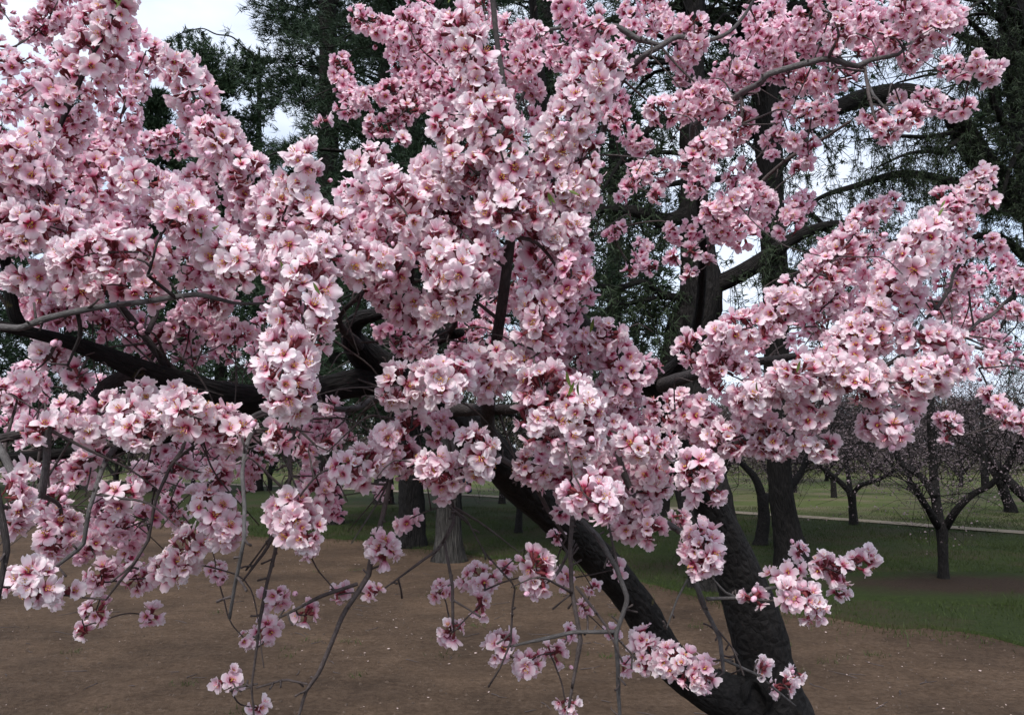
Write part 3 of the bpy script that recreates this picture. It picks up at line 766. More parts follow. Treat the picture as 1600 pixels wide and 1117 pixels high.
where = ['behind the bowed trunk', 'behind the low forking tree', 'past the low forking tree', 'by the slanting limb', 'standing past the bowed trunk', 'deep behind the path tree', 'behind the dense conifer', 'behind the dangling silvery twig', 'behind the lighter pine', 'behind the pointed pine', 'at the far end near the low pines', 'deep behind the broad conifer', 'deep behind the leaning trunk', 'deep behind the small lawn tree', 'deepest behind the furrowed conifer']
for k, (x, y, d) in enumerate(frow):
    w = 250 / d; h = 26 * 30 / d
    r_ = random.Random(k)
    j1, j2 = r_.uniform(0.5, 1.2), r_.uniform(0.5, 1.2)
    orchard_tree('far orchard tree with dull pink crown ' + where[k], (x, y),
                 [[(x, y, w), (x + 2, y - h * 0.5, w * 0.85), (x + 1, y - h, w)],
                  [(x, y - h + 2, w * 0.7), (x - h * 0.7 * j1, y - 1.7 * h, w * 0.6, 0.3), (x - h * 1.3 * j1, y - 2.6 * h, w * 0.3, 0.6)],
                  [(x + 1, y - h + 2, w * 0.7), (x + h * 0.7 * j2, y - 1.7 * h, w * 0.6, -0.3), (x + h * 1.5 * j2, y - 2.5 * h, w * 0.3, -0.6)],
                  [(x + 1, y - h + 2, w * 0.7), (x + 3, y - 1.9 * h, w * 0.5, 0.2), (x - 2, y - 3.0 * h, w * 0.3, 0.2)]], d, 60 + k, 2.9, 3.2, 190, 7500, 0.095)

# far wood that closes the horizon
rng = np.random.default_rng(77)
n = 26000
y = rng.uniform(48, 75, n); x = rng.uniform(-0.8, 0.8, n) * y
h = 4.5 + 2.2 * vnoise(np.c_[x, y, 0 * x], 0.35, 71)
z = h * rng.uniform(0, 1, n) ** 0.7
pos = np.stack([x, y, z], -1)
v, f = tufts(pos, np.broadcast_to([0, 0, 1.0], (n, 3)), 0.6, 3, 0.13, 1.2)
M_FARWOOD = needle_material('far_wood', (0.060, 0.056, 0.050))
tag(link('far_wood', mesh_np('far_wood', v, f, [M_FARWOOD], smooth=False)), 'distant grey wood closing the view beyond the lawns', 'wood', kind='stuff')

# ------------------------------------------------------------------ the blossoming almond tree
rng = np.random.default_rng(2024)
base = P(1225, 1117, 2.95)
TREE = empty('almond_tree', (base[0], base[1], 0), 'almond tree in full pink blossom with a forked black trunk', 'tree')
skel = []          # skeleton points other shoots may grow from
def branch(rows, mat=None, name='branch', sides=None, bmp=0.06, freq=22, step=0.014, attach=True):
    c, rr = px_curve(rows, step)
    w = max(r[3] for r in rows)
    if w * rows[0][2] < 24:
        sl = np.concatenate([[0], np.cumsum(np.linalg.norm(np.diff(c, axis=0), axis=1))])
        kn = np.linspace(0, sl[-1], max(3, int(sl[-1] / 0.045)))
        kn[1:-1] += rng.normal(0, 0.009, len(kn) - 2)
        kn = np.sort(np.clip(kn, 0, sl[-1]))
        jit = rng.normal(0, 0.0042, (len(kn), 3)); jit[0] = 0
        c = np.stack([np.interp(sl, kn, np.interp(kn, sl, c[:, q_]) + jit[:, q_]) for q_ in range(3)], -1)
        rr = 0.84 * rr
        c = c + 0.0010 * np.stack([vnoise(c, 24, 90 + k) + 0.4 * vnoise(c, 75, 95 + k) for k in range(3)], -1)
        rr = rr * (1 + 0.30 * np.clip(vnoise(c, 60, 97), 0.2, 1))
    sides = sides or (26 if w > 40 else 14 if w > 14 else 8)
    o = tube_obj(name, c, rr, mat or M_BRANCH, TREE, sides, bmp, freq, len(skel), 0.05 if w > 40 else 0.0)
    if attach: skel.append(np.c_[c, rr])
    return o

# trunk and its two great limbs
t_rows = [(1290, 1400, 2.95, 150), (1255, 1250, 2.95, 120), (1222, 1150, 2.95, 116), (1205, 1085, 2.94, 100), (1187, 1000, 2.92, 84), (1166, 930, 2.9, 76), (1138, 860, 2.86, 64), (1108, 790, 2.8, 54), (1076, 730, 2.72, 52), (1045, 660, 2.64, 58), (1022, 605, 2.56, 58), (975, 565, 2.45, 44), (915, 520, 2.35, 34), (872, 440, 2.25, 28), (856, 320, 2.15, 24), (850, 190, 2.05, 18), (838, 60, 2.0, 14), (825, -60, 1.95, 10)]
branch(t_rows, M_TRUNK, 'trunk', 48, 0.07, 14, 0.018)
branch([(1215, 1130, 2.95, 80), (1160, 1100, 2.9, 78), (1085, 1064, 2.84, 62), (1040, 1020, 2.78, 56), (1005, 960, 2.7, 54), (955, 895, 2.6, 54), (890, 830, 2.45, 56), (830, 770, 2.3, 60), (760, 700, 2.12, 62), (690, 640, 1.96, 60), (620, 592, 1.8, 58), (575, 560, 1.72, 52), (550, 528, 1.66, 34), (560, 500, 1.62, 26), (600, 488, 1.55, 18), (640, 470, 1.5, 12)], M_TRUNK, 'branch', 40, 0.07, 16, 0.018)
branch([(620, 592, 1.8, 50), (545, 600, 1.68, 46), (450, 622, 1.56, 44), (360, 620, 1.46, 42), (290, 602, 1.4, 40), (225, 580, 1.34, 34), (165, 555, 1.3, 27), (110, 535, 1.27, 22), (50, 520, 1.24, 18), (-10, 508, 1.2, 16), (-80, 500, 1.15, 12)], M_TRUNK, 'branch', 24, 0.06, 22, 0.02)
branch([(600, 575, 1.76, 30), (640, 550, 1.7, 28), (680, 530, 1.6, 22), (720, 520, 1.5, 14)], M_TRUNK)
branch([(290, 604, 1.4, 30), (215, 590, 1.38, 26), (170, 600, 1.36, 22), (135, 640, 1.33, 18), (90, 665, 1.3, 18), (40, 676, 1.28, 16), (-20, 690, 1.25, 14)], M_BRANCH)
branch([(430, 630, 1.56, 30), (330, 660, 1.52, 26), (220, 690, 1.5, 24), (130, 705, 1.46, 20), (60, 712, 1.42, 16), (-20, 715, 1.4, 12)], M_TRUNK)
branch([(-80, 525, 1.14, 14), (0, 512, 1.12, 12), (60, 498, 1.11, 12), (120, 485, 1.1, 11.5), (180, 476, 1.1, 10.5), (250, 466, 1.1, 9.5), (312, 461, 1.1, 8.5), (360, 470, 1.11, 6), (420, 470, 1.12, 4)], M_GREYTWIG)
branch([(275, 466, 1.1, 6.5), (258, 445, 1.09, 6), (240, 425, 1.07, 5), (232, 400, 1.05, 3.5)], M_BRANCH)
branch([(120, 486, 1.1, 7.5), (125, 510, 1.11, 7), (120, 540, 1.13, 6), (105, 570, 1.15, 4)], M_BRANCH)
branch([(40, 520, 1.26, 20), (22, 490, 1.24, 20), (14, 440, 1.24, 17), (6, 390, 1.25, 15), (-4, 330, 1.26, 13), (5, 300, 1.27, 9), (36, 272, 1.27, 6)], M_TRUNK)
branch([(-14, 680, 1.26, 15), (6, 722, 1.22, 13), (28, 757, 1.2, 12), (44, 774, 1.19, 12), (58, 782, 1.19, 14), (62, 770, 1.19, 14), (66, 740, 1.18, 13), (71, 705, 1.17, 12), (80, 660, 1.16, 10)], M_GREYTWIG)
branch([(-6, 760, 1.1, 12), (6, 830, 1.08, 11), (4, 900, 1.07, 9), (-8, 960, 1.06, 7)], M_BRANCH)
# the upright dark shoots in the middle
branch([(765, 690, 1.9, 22), (762, 640, 1.6, 22), (775, 540, 1.35, 18), (788, 450, 1.25, 17), (798, 370, 1.22, 15), (806, 300, 1.24, 12), (800, 220, 1.3, 10), (785, 120, 1.4, 9), (776, 60, 1.45, 9), (768, -20, 1.5, 9)], M_BRANCH)
branch([(795, 420, 1.24, 8), (770, 400, 1.21, 6), (735, 385, 1.18, 4)], M_TWIG)
branch([(780, 500, 1.3, 7), (750, 485, 1.27, 6), (725, 460, 1.22, 4)], M_TWIG)
branch([(560, 540, 1.66, 18), (530, 500, 1.45, 9), (565, 458, 1.3, 8), (600, 410, 1.22, 6), (640, 360, 1.18, 4)], M_BRANCH)
branch([(700, 530, 1.55, 12), (712, 490, 1.42, 11), (718, 440, 1.35, 8), (715, 380, 1.3, 6)], M_BRANCH)
branch([(640, 470, 1.5, 12), (650, 400, 1.42, 9), (690, 330, 1.38, 7), (740, 270, 1.4, 6), (820, 150, 1.5, 5)], M_BRANCH)
branch([(550, 530, 1.66, 16), (490, 460, 1.48, 10), (435, 360, 1.36, 8), (385, 290, 1.31, 6), (338, 218, 1.32, 5), (305, 155, 1.34, 4), (286, 112, 1.33, 3)], M_BRANCH)
branch([(290, 602, 1.4, 16), (230, 520, 1.38, 12), (140, 420, 1.34, 9), (40, 290, 1.32, 7), (92, 195, 1.27, 6), (130, 118, 1.25, 5), (162, 55, 1.22, 5), (186, 5, 1.2, 4)], M_BRANCH)
branch([(230, 520, 1.34, 10), (250, 400, 1.5, 8), (170, 260, 1.56, 6), (193, 175, 1.56, 5), (226, 85, 1.56, 3)], M_BRANCH)
# the crown to the upper side of the trunk
UP_D = 1.85
branch([(872, 440, 2.25, 18), (890, 330, 2.15, 14), (930, 240, 1.95, 11), (965, 140, 1.72, 9), (1000, 93, 1.6, 9), (1032, 73, 1.58, 9), (1060, 58, 1.58, 8), (1097, 65, 1.58, 7), (1117, 61, 1.58, 6.5), (1140, 50, 1.58, 6), (1162, 26, 1.58, 5), (1190, -20, 1.58, 4)], M_GREYTWIG)
branch([(1034, 72, 1.58, 8), (1010, 66, 1.58, 9), (988, 54, 1.58, 10), (960, 41, 1.58, 10.5), (930, 36, 1.58, 10), (890, 38, 1.58, 8), (857, 46, 1.58, 6), (830, 70, 1.58, 4)], M_GREYTWIG)
branch([(1022, 605, 2.56, 34), (1066, 560, 2.4, 20), (1090, 500, 2.3, 16), (1098, 400, 2.1, 13), (1092, 300, 2.0, 11), (1086, 225, 1.95, 11)], M_TRUNK)
branch([(1086, 232, 1.955, 11), (1085, 210, 1.95, 11), (1090, 188, 1.85, 12), (1130, 160, 1.66, 12), (1180, 134, 1.52, 11), (1225, 108, 1.5, 11), (1275, 94, 1.5, 10), (1320, 98, 1.5, 9.5), (1352, 105, 1.5, 9), (1390, 92, 1.5, 7), (1425, 60, 1.52, 5)], M_GREYTWIG)
branch([(1352, 106, 1.5, 6), (1354, 150, 1.45, 6), (1352, 175, 1.42, 5), (1365, 190, 1.42, 4)], M_TWIG)
branch([(1356, 130, 1.48, 5), (1368, 158, 1.44, 5), (1388, 178, 1.42, 4)], M_GREYTWIG)
branch([(1100, 400, 2.1, 10), (1150, 330, 2.0, 8), (1230, 250, 1.9, 6), (1330, 190, 1.8, 5)], M_TWIG)
branch([(1180, 134, 1.86, 7), (1230, 60, 1.8, 6), (1300, 20, 1.76, 5), (1380, 35, 1.74, 5), (1430, 36, 1.73, 4)], M_GREYTWIG)
branch([(1120, 575, 2.1, 14), (1185, 520, 1.95, 10), (1245, 430, 1.8, 8), (1320, 380, 1.72, 7), (1400, 376, 1.68, 6), (1460, 340, 1.62, 5), (1520, 290, 1.58, 4)], M_BRANCH)
branch([(1022, 605, 2.56, 24), (1120, 575, 2.1, 16), (1220, 560, 1.75, 12), (1300, 540, 1.5, 10), (1370, 480, 1.38, 8), (1420, 420, 1.32, 6), (1452, 365, 1.3, 4)], M_BRANCH)
branch([(1300, 540, 1.5, 9), (1390, 570, 1.45, 8), (1440, 520, 1.45, 7), (1480, 460, 1.5, 6), (1505, 400, 1.55, 4)], M_BRANCH)
branch([(1440, 520, 1.5, 6), (1500, 530, 1.6, 6), (1560, 555, 1.65, 5), (1620, 575, 1.7, 4)], M_GREYTWIG)
branch([(1480, 545, 1.6, 5), (1540, 500, 1.75, 6), (1585, 460, 1.8, 4)], M_TWIG)
branch([(1075, 730, 2.72, 30), (1040, 700, 2.1, 16), (1060, 710, 1.6, 10), (1110, 705, 1.4, 9), (1160, 690, 1.34, 7), (1230, 690, 1.32, 5), (1295, 702, 1.3, 3)], M_GREYTWIG)
branch([(690, 640, 1.96, 26), (760, 640, 1.7, 18), (830, 640, 1.45, 12), (900, 650, 1.3, 8), (960, 690, 1.28, 6), (1010, 690, 1.28, 4)], M_BRANCH)
branch([(900, 650, 1.3, 8), (860, 600, 1.3, 6), (830, 590, 1.33, 9), (790, 575, 1.4, 8)], M_BRANCH)
# hanging twigs
branch([(620, 600, 1.8, 12), (540, 640, 1.4, 10), (450, 640, 1.34, 9), (400, 645, 1.28, 8), (388, 690, 1.12, 8), (384, 760, 1.03, 7.5), (383, 820, 0.98, 7.5), (378, 880, 0.98, 7), (372, 930, 0.98, 6), (366, 962, 0.98, 5)], M_GREYTWIG)
branch([(190, 690, 1.3, 9), (165, 735, 1.2, 8.5), (148, 780, 1.16, 8), (138, 820, 1.15, 8), (125, 850, 1.15, 7.5), (95, 880, 1.15, 6.5), (70, 898, 1.15, 4)], M_GREYTWIG)
branch([(310, 640, 1.4, 8), (290, 690, 1.25, 7), (268, 735, 1.2, 6.5), (247, 780, 1.2, 6), (241, 830, 1.2, 6), (214, 880, 1.2, 6.5), (190, 905, 1.2, 5), (165, 935, 1.2, 3)], M_TWIG)
branch([(470, 640, 1.5, 9), (455, 720, 1.4, 8), (440, 800, 1.35, 8), (424, 860, 1.32, 7), (413, 930, 1.31, 6), (404, 1000, 1.3, 5), (401, 1060, 1.3, 4), (398, 1125, 1.3, 3.5)], M_TWIG)
branch([(440, 810, 1.35, 6), (420, 855, 1.33, 6), (400, 885, 1.32, 5), (380, 905, 1.31, 3)], M_TWIG)
branch([(400, 1074, 1.3, 4), (440, 1070, 1.3, 4), (472, 1066, 1.3, 4), (488, 1060, 1.3, 4)], M_TWIG, attach=True)
branch([(402, 1068, 1.3, 4), (385, 1076, 1.3, 4), (350, 1073, 1.3, 3)], M_TWIG)
branch([(640, 600, 1.8, 12), (622, 650, 1.4, 10), (606, 730, 1.3, 9), (597, 800, 1.28, 9), (585, 850, 1.27, 9), (570, 895, 1.26, 9), (550, 935, 1.25, 8.5), (522, 990, 1.24, 8), (500, 1035, 1.24, 8), (492, 1065, 1.24, 7), (478, 1100, 1.24, 5), (462, 1130, 1.24, 4)], M_TWIG)
branch([(558, 912, 1.25, 7), (525, 925, 1.25, 7), (490, 938, 1.25, 7), (455, 955, 1.25, 6), (436, 966, 1.26, 4)], M_TWIG)
branch([(690, 650, 1.96, 12), (706, 720, 1.5, 7), (704, 800, 1.35, 6), (694, 845, 1.3, 6), (660, 868, 1.28, 5), (630, 898, 1.27, 4), (600, 922, 1.26, 3)], M_TWIG)
branch([(694, 845, 1.3, 5), (698, 890, 1.29, 6), (704, 930, 1.28, 6), (705, 970, 1.28, 5)], M_TWIG)
branch([(700, 790, 1.35, 4), (735, 820, 1.3, 3), (770, 870, 1.28, 3), (800, 895, 1.28, 3), (803, 950, 1.28, 4), (801, 1000, 1.28, 4)], M_TWIG)
branch([(760, 705, 2.1, 14), (790, 720, 1.6, 9), (830, 750, 1.42, 8), (858, 800, 1.4, 7), (885, 840, 1.4, 4)], M_TWIG)
branch([(900, 660, 1.32, 9), (890, 740, 1.3, 9), (891, 800, 1.29, 9), (894, 870, 1.29, 8), (900, 950, 1.28, 8), (907, 1020, 1.28, 8), (897, 1060, 1.28, 6), (890, 1100, 1.28, 5)], M_TWIG)
branch([(895, 800, 1.3, 9), (925, 842, 1.29, 10), (955, 872, 1.29, 9), (981, 905, 1.28, 9), (978, 935, 1.28, 9), (963, 970, 1.28, 8), (961, 1000, 1.28, 8), (966, 1060, 1.28, 7), (971, 1135, 1.28, 6)], M_GREYTWIG)
branch([(962, 985, 1.28, 7), (925, 990, 1.28, 7), (880, 997, 1.28, 7), (840, 1004, 1.28, 6), (800, 1015, 1.29, 4)], M_GREYTWIG)
branch([(900, 915, 1.29, 5), (920, 950, 1.29, 5), (945, 975, 1.28, 4), (985, 1000, 1.28, 3), (1000, 1030, 1.28, 3)], M_TWIG)
branch([(830, 930, 1.3, 5), (860, 908, 1.3, 6), (885, 870, 1.3, 6), (894, 840, 1.3, 6)], M_GREYTWIG)
branch([(960, 690, 1.3, 11), (980, 770, 1.32, 11), (1010, 795, 1.33, 11), (1050, 815, 1.34, 11), (1074, 850, 1.35, 10), (1085, 900, 1.35, 10), (1104, 950, 1.36, 9), (1120, 990, 1.36, 8), (1130, 1030, 1.36, 7), (1128, 1050, 1.36, 5)], M_GREYTWIG)
branch([(1104, 936, 1.36, 6), (1140, 931, 1.37, 6), (1165, 928, 1.38, 6), (1205, 918, 1.4, 5), (1250, 905, 1.42, 4), (1320, 890, 1.44, 4), (1365, 860, 1.45, 3)], M_GREYTWIG)
branch([(1106, 895, 1.36, 3), (1125, 915, 1.37, 4), (1150, 930, 1.38, 5)], M_GREYTWIG)
branch([(1122, 985, 1.36, 4), (1145, 1015, 1.37, 3), (1168, 1036, 1.38, 2.5), (1130, 1038, 1.37, 2.5)], M_TWIG)
branch([(1130, 1030, 1.36, 5), (1165, 1045, 1.37, 5), (1200, 1065, 1.38, 5), (1225, 1080, 1.39, 4), (1245, 1100, 1.4, 3)], M_GREYTWIG)
branch([(1075, 905, 1.35, 4), (1060, 940, 1.34, 4), (1045, 970, 1.33, 3), (1038, 985, 1.33, 2)], M_GREYTWIG)

th_ = np.linspace(0, 2 * np.pi, 28)
kc = P(1180, 1092, 2.83)
ring = np.stack([kc + RT * 0.045 * math.cos(a) + UP * 0.062 * math.sin(a) - FW * (0.012 * math.cos(2 * a)) for a in th_])
tube_obj('knot', ring, 0.013 + 0.006 * np.sin(th_ * 3), M_TRUNK, TREE, 10, 0.18, 40, 5)

# ---- shoots in flower: flower size px | sleeve half-width px | tint 0 white..1 pink | points
SH = """
46 46 .5 | 20,330 45,268 80,225 112,150 148,85 168,45
46 24 .3 | 168,45 188,5 200,-40
36 28 .6 | 228,80 208,130 190,180 178,215
34 22 .7 | 118,-20 126,20 122,45
34 24 .7 | 100,-20 82,20 66,42
30 14 .7 | -5,5 8,18
30 18 .6 | 35,48 62,68
36 20 .6 | -10,70 12,105
36 20 .5 | 38,95 72,122
38 22 .6 | 5,170 32,150 60,132
36 20 .5 | 20,172 48,160
30 13 .6 | 96,88
44 22 .15 | 270,92 286,115
42 36 .4 | 292,125 312,170 335,215
44 38 .35 | 340,220 375,275 425,335
32 24 .65 | 170,218 230,228 292,222
38 22 .5 | 140,262 182,245
40 24 .35 | 195,270 228,266
46 38 .5 | -10,250 30,260 70,300
40 36 .7 | 135,250 152,305 148,355
48 34 .2 | 20,355 60,350 100,360
48 32 .4 | 30,430 80,432
50 34 .25 | 110,405 165,395 225,395
46 30 .4 | 120,450 180,445 235,450
48 30 .3 | 215,285 250,300 290,330
50 38 .3 | 285,335 335,385 375,415
46 30 .4 | 270,410 325,425 330,470
48 36 .2 | 440,345 458,300 472,262
46 36 .35 | 390,275 405,320 440,380
48 32 .3 | 480,330 510,345 530,370
50 34 .25 | 455,385 475,395 505,400
54 46 .08 | 480,440 475,490 462,545
54 44 .15 | 450,560 438,590 450,610
48 32 .35 | 545,400 585,420 615,425
44 34 .3 | 572,262 580,320 590,360
50 34 .2 | 610,300 635,335 650,370
46 38 .35 | 680,275 695,330 700,370
50 40 .2 | 680,395 720,430 700,470
46 32 .5 | 570,430 620,470 660,490
44 30 .5 | 735,370 760,400 750,430
48 34 .35 | 765,320 790,335 815,325
48 38 .35 | 722,50 740,105 752,150
48 42 .3 | 755,160 775,210 790,270
46 24 .0 | 685,195 705,212
48 34 .3 | 715,240 740,268 770,285
46 40 .3 | 935,110 900,175 870,230
46 38 .35 | 860,250 870,310 880,360
46 36 .3 | 840,380 870,420 860,450
44 34 .4 | 910,240 905,300
40 30 .6 | 885,485 905,445 860,470
46 32 .4 | 835,470 840,520
42 28 .3 | 910,530 950,525
40 30 .45 | 880,540 900,570
34 20 .6 | 562,28 600,45 650,38 690,32
32 24 .8 | 622,50 630,95 636,135
30 19 .75 | 532,100 540,140 556,158
36 16 .5 | 504,188
34 20 .6 | 540,172 570,150 612,145
34 22 .65 | 588,195 620,185 640,165
36 16 .4 | 630,222
34 24 .55 | 690,60 670,110 690,170
34 22 .5 | 670,130 650,150
28 14 .7 | 590,252
30 12 .6 | 616,268
34 18 .6 | 750,0 760,30
36 22 .55 | 800,40 825,60
36 24 .5 | 820,95 838,55
34 22 .6 | 870,0 900,20
36 22 .5 | 815,110 835,140
34 24 .7 | 1020,5 1035,45 1062,50
36 22 .6 | 1086,35 1082,78
34 20 .7 | 1060,80 1072,118
34 18 .7 | 985,112 1000,105
32 16 .7 | 950,88 970,75
32 20 .7 | 870,90 905,100
32 18 .7 | 945,160 960,185
36 28 .5 | 1030,175 1062,170
36 28 .65 | 1090,160 1130,178 1155,195
34 24 .75 | 1180,30 1190,60
32 14 .7 | 1125,45 1135,58
32 14 .7 | 1150,72
32 22 .75 | 1140,112 1175,128
34 18 .6 | 1090,140 1100,150
38 26 .5 | 1080,262 1100,240 1120,225
36 24 .6 | 1000,272 1040,270
32 20 .7 | 985,218 1005,235
32 16 .7 | 955,165
36 16 .7 | 985,290
36 14 .4 | 1026,305
32 13 .7 | 972,308
32 13 .8 | 955,372 966,356
28 15 .75 | 1003,385 1002,415
30 14 .75 | 1018,418
30 11 .7 | 985,425
36 17 .6 | 1056,402
36 16 .6 | 1080,393
36 17 .65 | 1080,428
34 16 .65 | 1105,412
34 22 .7 | 1060,362 1100,358
38 28 .65 | 1130,355 1160,365
38 26 .6 | 1115,335 1150,315
36 26 .5 | 1175,300 1190,318
34 24 .65 | 1150,285 1165,270
38 26 .75 | 1265,20 1262,55
38 24 .55 | 1300,20 1310,55
36 24 .65 | 1345,20 1350,45
38 28 .6 | 1415,15 1440,40 1475,45
38 26 .55 | 1445,60 1470,35
36 18 .35 | 1490,32 1503,25
34 22 .7 | 1240,50 1255,70
34 22 .7 | 1290,70 1285,85
36 22 .6 | 1385,58 1400,62
36 24 .65 | 1440,70 1425,92
34 22 .65 | 1345,90 1370,80
36 20 .55 | 1480,105 1505,112
38 22 .5 | 1520,95 1540,115
36 16 .5 | 1556,105
34 20 .7 | 1245,128 1275,130
36 22 .6 | 1300,122 1318,122
32 16 .6 | 1290,150
34 16 .75 | 1224,158 1218,182
34 22 .7 | 1250,178 1292,182
34 20 .7 | 1205,215 1240,218
34 20 .7 | 1262,225 1265,245
36 18 .7 | 1250,265
32 16 .65 | 1205,245
38 22 .55 | 1362,178 1385,205
40 24 .5 | 1405,180 1425,182
32 16 .6 | 1440,152 1470,165
34 18 .55 | 1488,172 1505,170
34 16 .6 | 1400,150
34 20 .7 | 1205,15 1215,60
34 22 .7 | 1225,95 1210,110
36 26 .45 | 1538,278 1520,300
36 20 .45 | 1545,315
36 24 .5 | 1480,315 1500,345
40 28 .45 | 1455,350 1470,375
44 36 .3 | 1448,372 1425,405
44 40 .5 | 1422,420 1390,475 1350,530
44 42 .5 | 1340,535 1300,575
36 24 .5 | 1360,335 1390,325
38 28 .45 | 1345,355 1310,395
42 32 .45 | 1310,400 1270,440 1230,470
42 30 .45 | 1225,480 1180,510 1130,525
36 26 .65 | 1495,385 1490,430 1475,470
34 18 .6 | 1530,390 1558,378
34 18 .6 | 1515,445
36 22 .6 | 1355,400 1365,385
34 20 .6 | 1330,440 1320,450
32 16 .6 | 1300,480 1310,490
30 16 .65 | 1265,520
30 16 .65 | 1240,530
32 18 .6 | 1588,440 1600,430
28 16 .7 | 1560,480 1590,490
28 16 .7 | 1480,490 1520,500
28 15 .7 | 1545,505 1555,535
46 34 .4 | 1435,530 1480,545
46 36 .35 | 1480,570 1430,595
44 34 .5 | 1400,610 1415,640
44 30 .5 | 1370,660 1395,672
36 20 .55 | 1478,655 1488,680
34 20 .6 | 1530,575 1560,560
36 22 .55 | 1550,620 1565,640
36 20 .55 | 1578,655 1600,660
46 36 .25 | 1245,580 1225,600
44 36 .4 | 1280,610 1265,640
46 36 .35 | 1340,605 1360,600
40 32 .45 | 1080,545 1110,570
42 36 .45 | 1130,580 1165,600 1180,640
44 30 .1 | 1170,625 1185,620
42 32 .4 | 1035,645 1080,640 1095,665
42 30 .35 | 1130,690 1165,680 1200,675
42 28 .4 | 1200,690 1230,690
42 24 .3 | 1255,690 1295,698
46 32 .6 | 1090,740 1102,760
48 46 .3 | 850,610 875,640
48 46 .05 | 885,625 905,640
46 44 .35 | 840,660 900,680
40 34 .5 | 965,550 980,590
40 32 .5 | 955,610 975,640
42 32 .35 | 945,665 970,690
44 34 .4 | 990,690 1030,695
42 30 .3 | 1000,720 1020,750
44 30 .45 | 830,725 870,730
44 30 .5 | 905,720 935,735
50 34 .55 | 912,770 935,785
42 28 .5 | 990,770 1000,790
48 40 .3 | 620,600 645,600
48 40 .35 | 685,600 710,590
46 36 .35 | 735,575 750,590
46 34 .3 | 780,560 805,570
44 24 .4 | 790,605
48 30 .45 | 640,668
42 26 .7 | 690,680 680,660
46 34 .5 | 610,690 625,720
46 34 .55 | 680,735 695,745
48 30 .15 | 745,695 750,725
48 26 .2 | 540,735 575,720
42 20 .5 | 560,750
34 18 .6 | 600,770
48 28 .45 | 437,680
46 24 .3 | 508,690
42 22 .5 | 475,710
42 22 .5 | 520,640
42 30 .6 | 505,770 490,790
46 34 .45 | 455,800 470,825
40 20 .55 | 480,855
40 20 .6 | 637,812
44 26 .5 | 602,857
50 32 .4 | 65,670
46 28 .45 | 105,645 100,660
46 30 .4 | 140,675
46 28 .3 | 222,620
50 36 .1 | 200,655 220,670
46 30 .5 | 170,640
50 38 .1 | 280,635 300,650
48 34 .35 | 345,660 370,680
42 24 .5 | 40,600
44 28 .35 | 80,540 75,560
44 24 .5 | 120,590
40 26 .6 | 5,615 25,620
48 24 .35 | 35,740
48 30 .45 | 8,775 18,800
42 24 .5 | 125,740 145,715
46 26 .5 | 190,770
42 24 .6 | 165,800 185,825
40 20 .5 | 230,755 225,745
46 26 .35 | 340,745
46 32 .35 | 325,790 350,825
40 22 .5 | 275,730
36 20 .6 | 255,710
46 28 .5 | 95,820 85,845
42 26 .55 | 140,850
44 30 .3 | 300,850 280,880
42 24 .45 | 255,895
42 24 .5 | 215,905
42 24 .55 | 158,898
46 22 .5 | 20,905
48 30 .15 | 50,905 60,915
44 22 .4 | 98,930
42 22 .5 | 150,955
40 16 .35 | 132,985
40 18 .4 | 235,962
36 18 .5 | 340,890
42 22 .5 | 432,928
42 22 .4 | 415,982
36 16 .5 | 382,998
42 22 .4 | 358,1062
40 16 .4 | 402,1105
42 20 .45 | 480,960
40 16 .45 | 530,928
40 16 .4 | 585,925
40 20 .4 | 690,925
40 22 .4 | 735,900 755,905
42 20 .4 | 752,945
42 22 .4 | 705,985
40 18 .5 | 785,895
44 26 .45 | 835,880 840,905
40 18 .5 | 882,905
36 16 .55 | 925,915
42 26 .5 | 785,1010
42 24 .4 | 825,1035
40 20 .5 | 865,1020
38 16 .5 | 885,990
40 20 .4 | 885,1095
34 12 .5 | 912,950
34 12 .45 | 955,992
38 18 .4 | 975,1040
40 24 .35 | 1010,1000 1015,1030
42 26 .4 | 1050,1030 1075,1045
42 24 .45 | 1100,1052
44 30 .5 | 1096,845 1098,868
42 24 .55 | 1018,830
42 24 .5 | 972,805 978,830
40 16 .5 | 878,800
40 18 .45 | 1060,810
38 16 .5 | 962,890
36 15 .55 | 872,840
42 20 .35 | 1178,935
44 28 .35 | 1240,930 1262,945
40 18 .3 | 1212,900 1240,895
42 22 .3 | 1288,885 1310,895
40 18 .2 | 1335,885 1352,872
38 13 .2 | 1250,862
40 16 .15 | 1310,930
40 16 .2 | 1190,1045
40 20 .3 | 1222,1068
38 15 .25 | 1245,1052
"""
shoots = []
for ln in SH.strip().splitlines():
    a, b_ = ln.split('|')
    s, hw, tint = [float(t_) for t_ in a.split()]
    pts = [tuple(float(c_) for c_ in t_.split(',')) for t_ in b_.split()]
    if len(pts) < 3 and pts[0][1] > 690: hw *= 1.15
    d = 56.0 / s
    d += rng.uniform(-0.04, 0.04)
    rows = []
    for k, (x, y) in enumerate(pts):
        rows.append(P(x, y, d + rng.uniform(-0.03, 0.03)))
    shoots.append([np.array(rows), hw * d / F, tint * (0.8 if s >= 44 else 1.0), 1.0, 1.03 if s >= 44 else 0.97 if s >= 40 else 0.88])

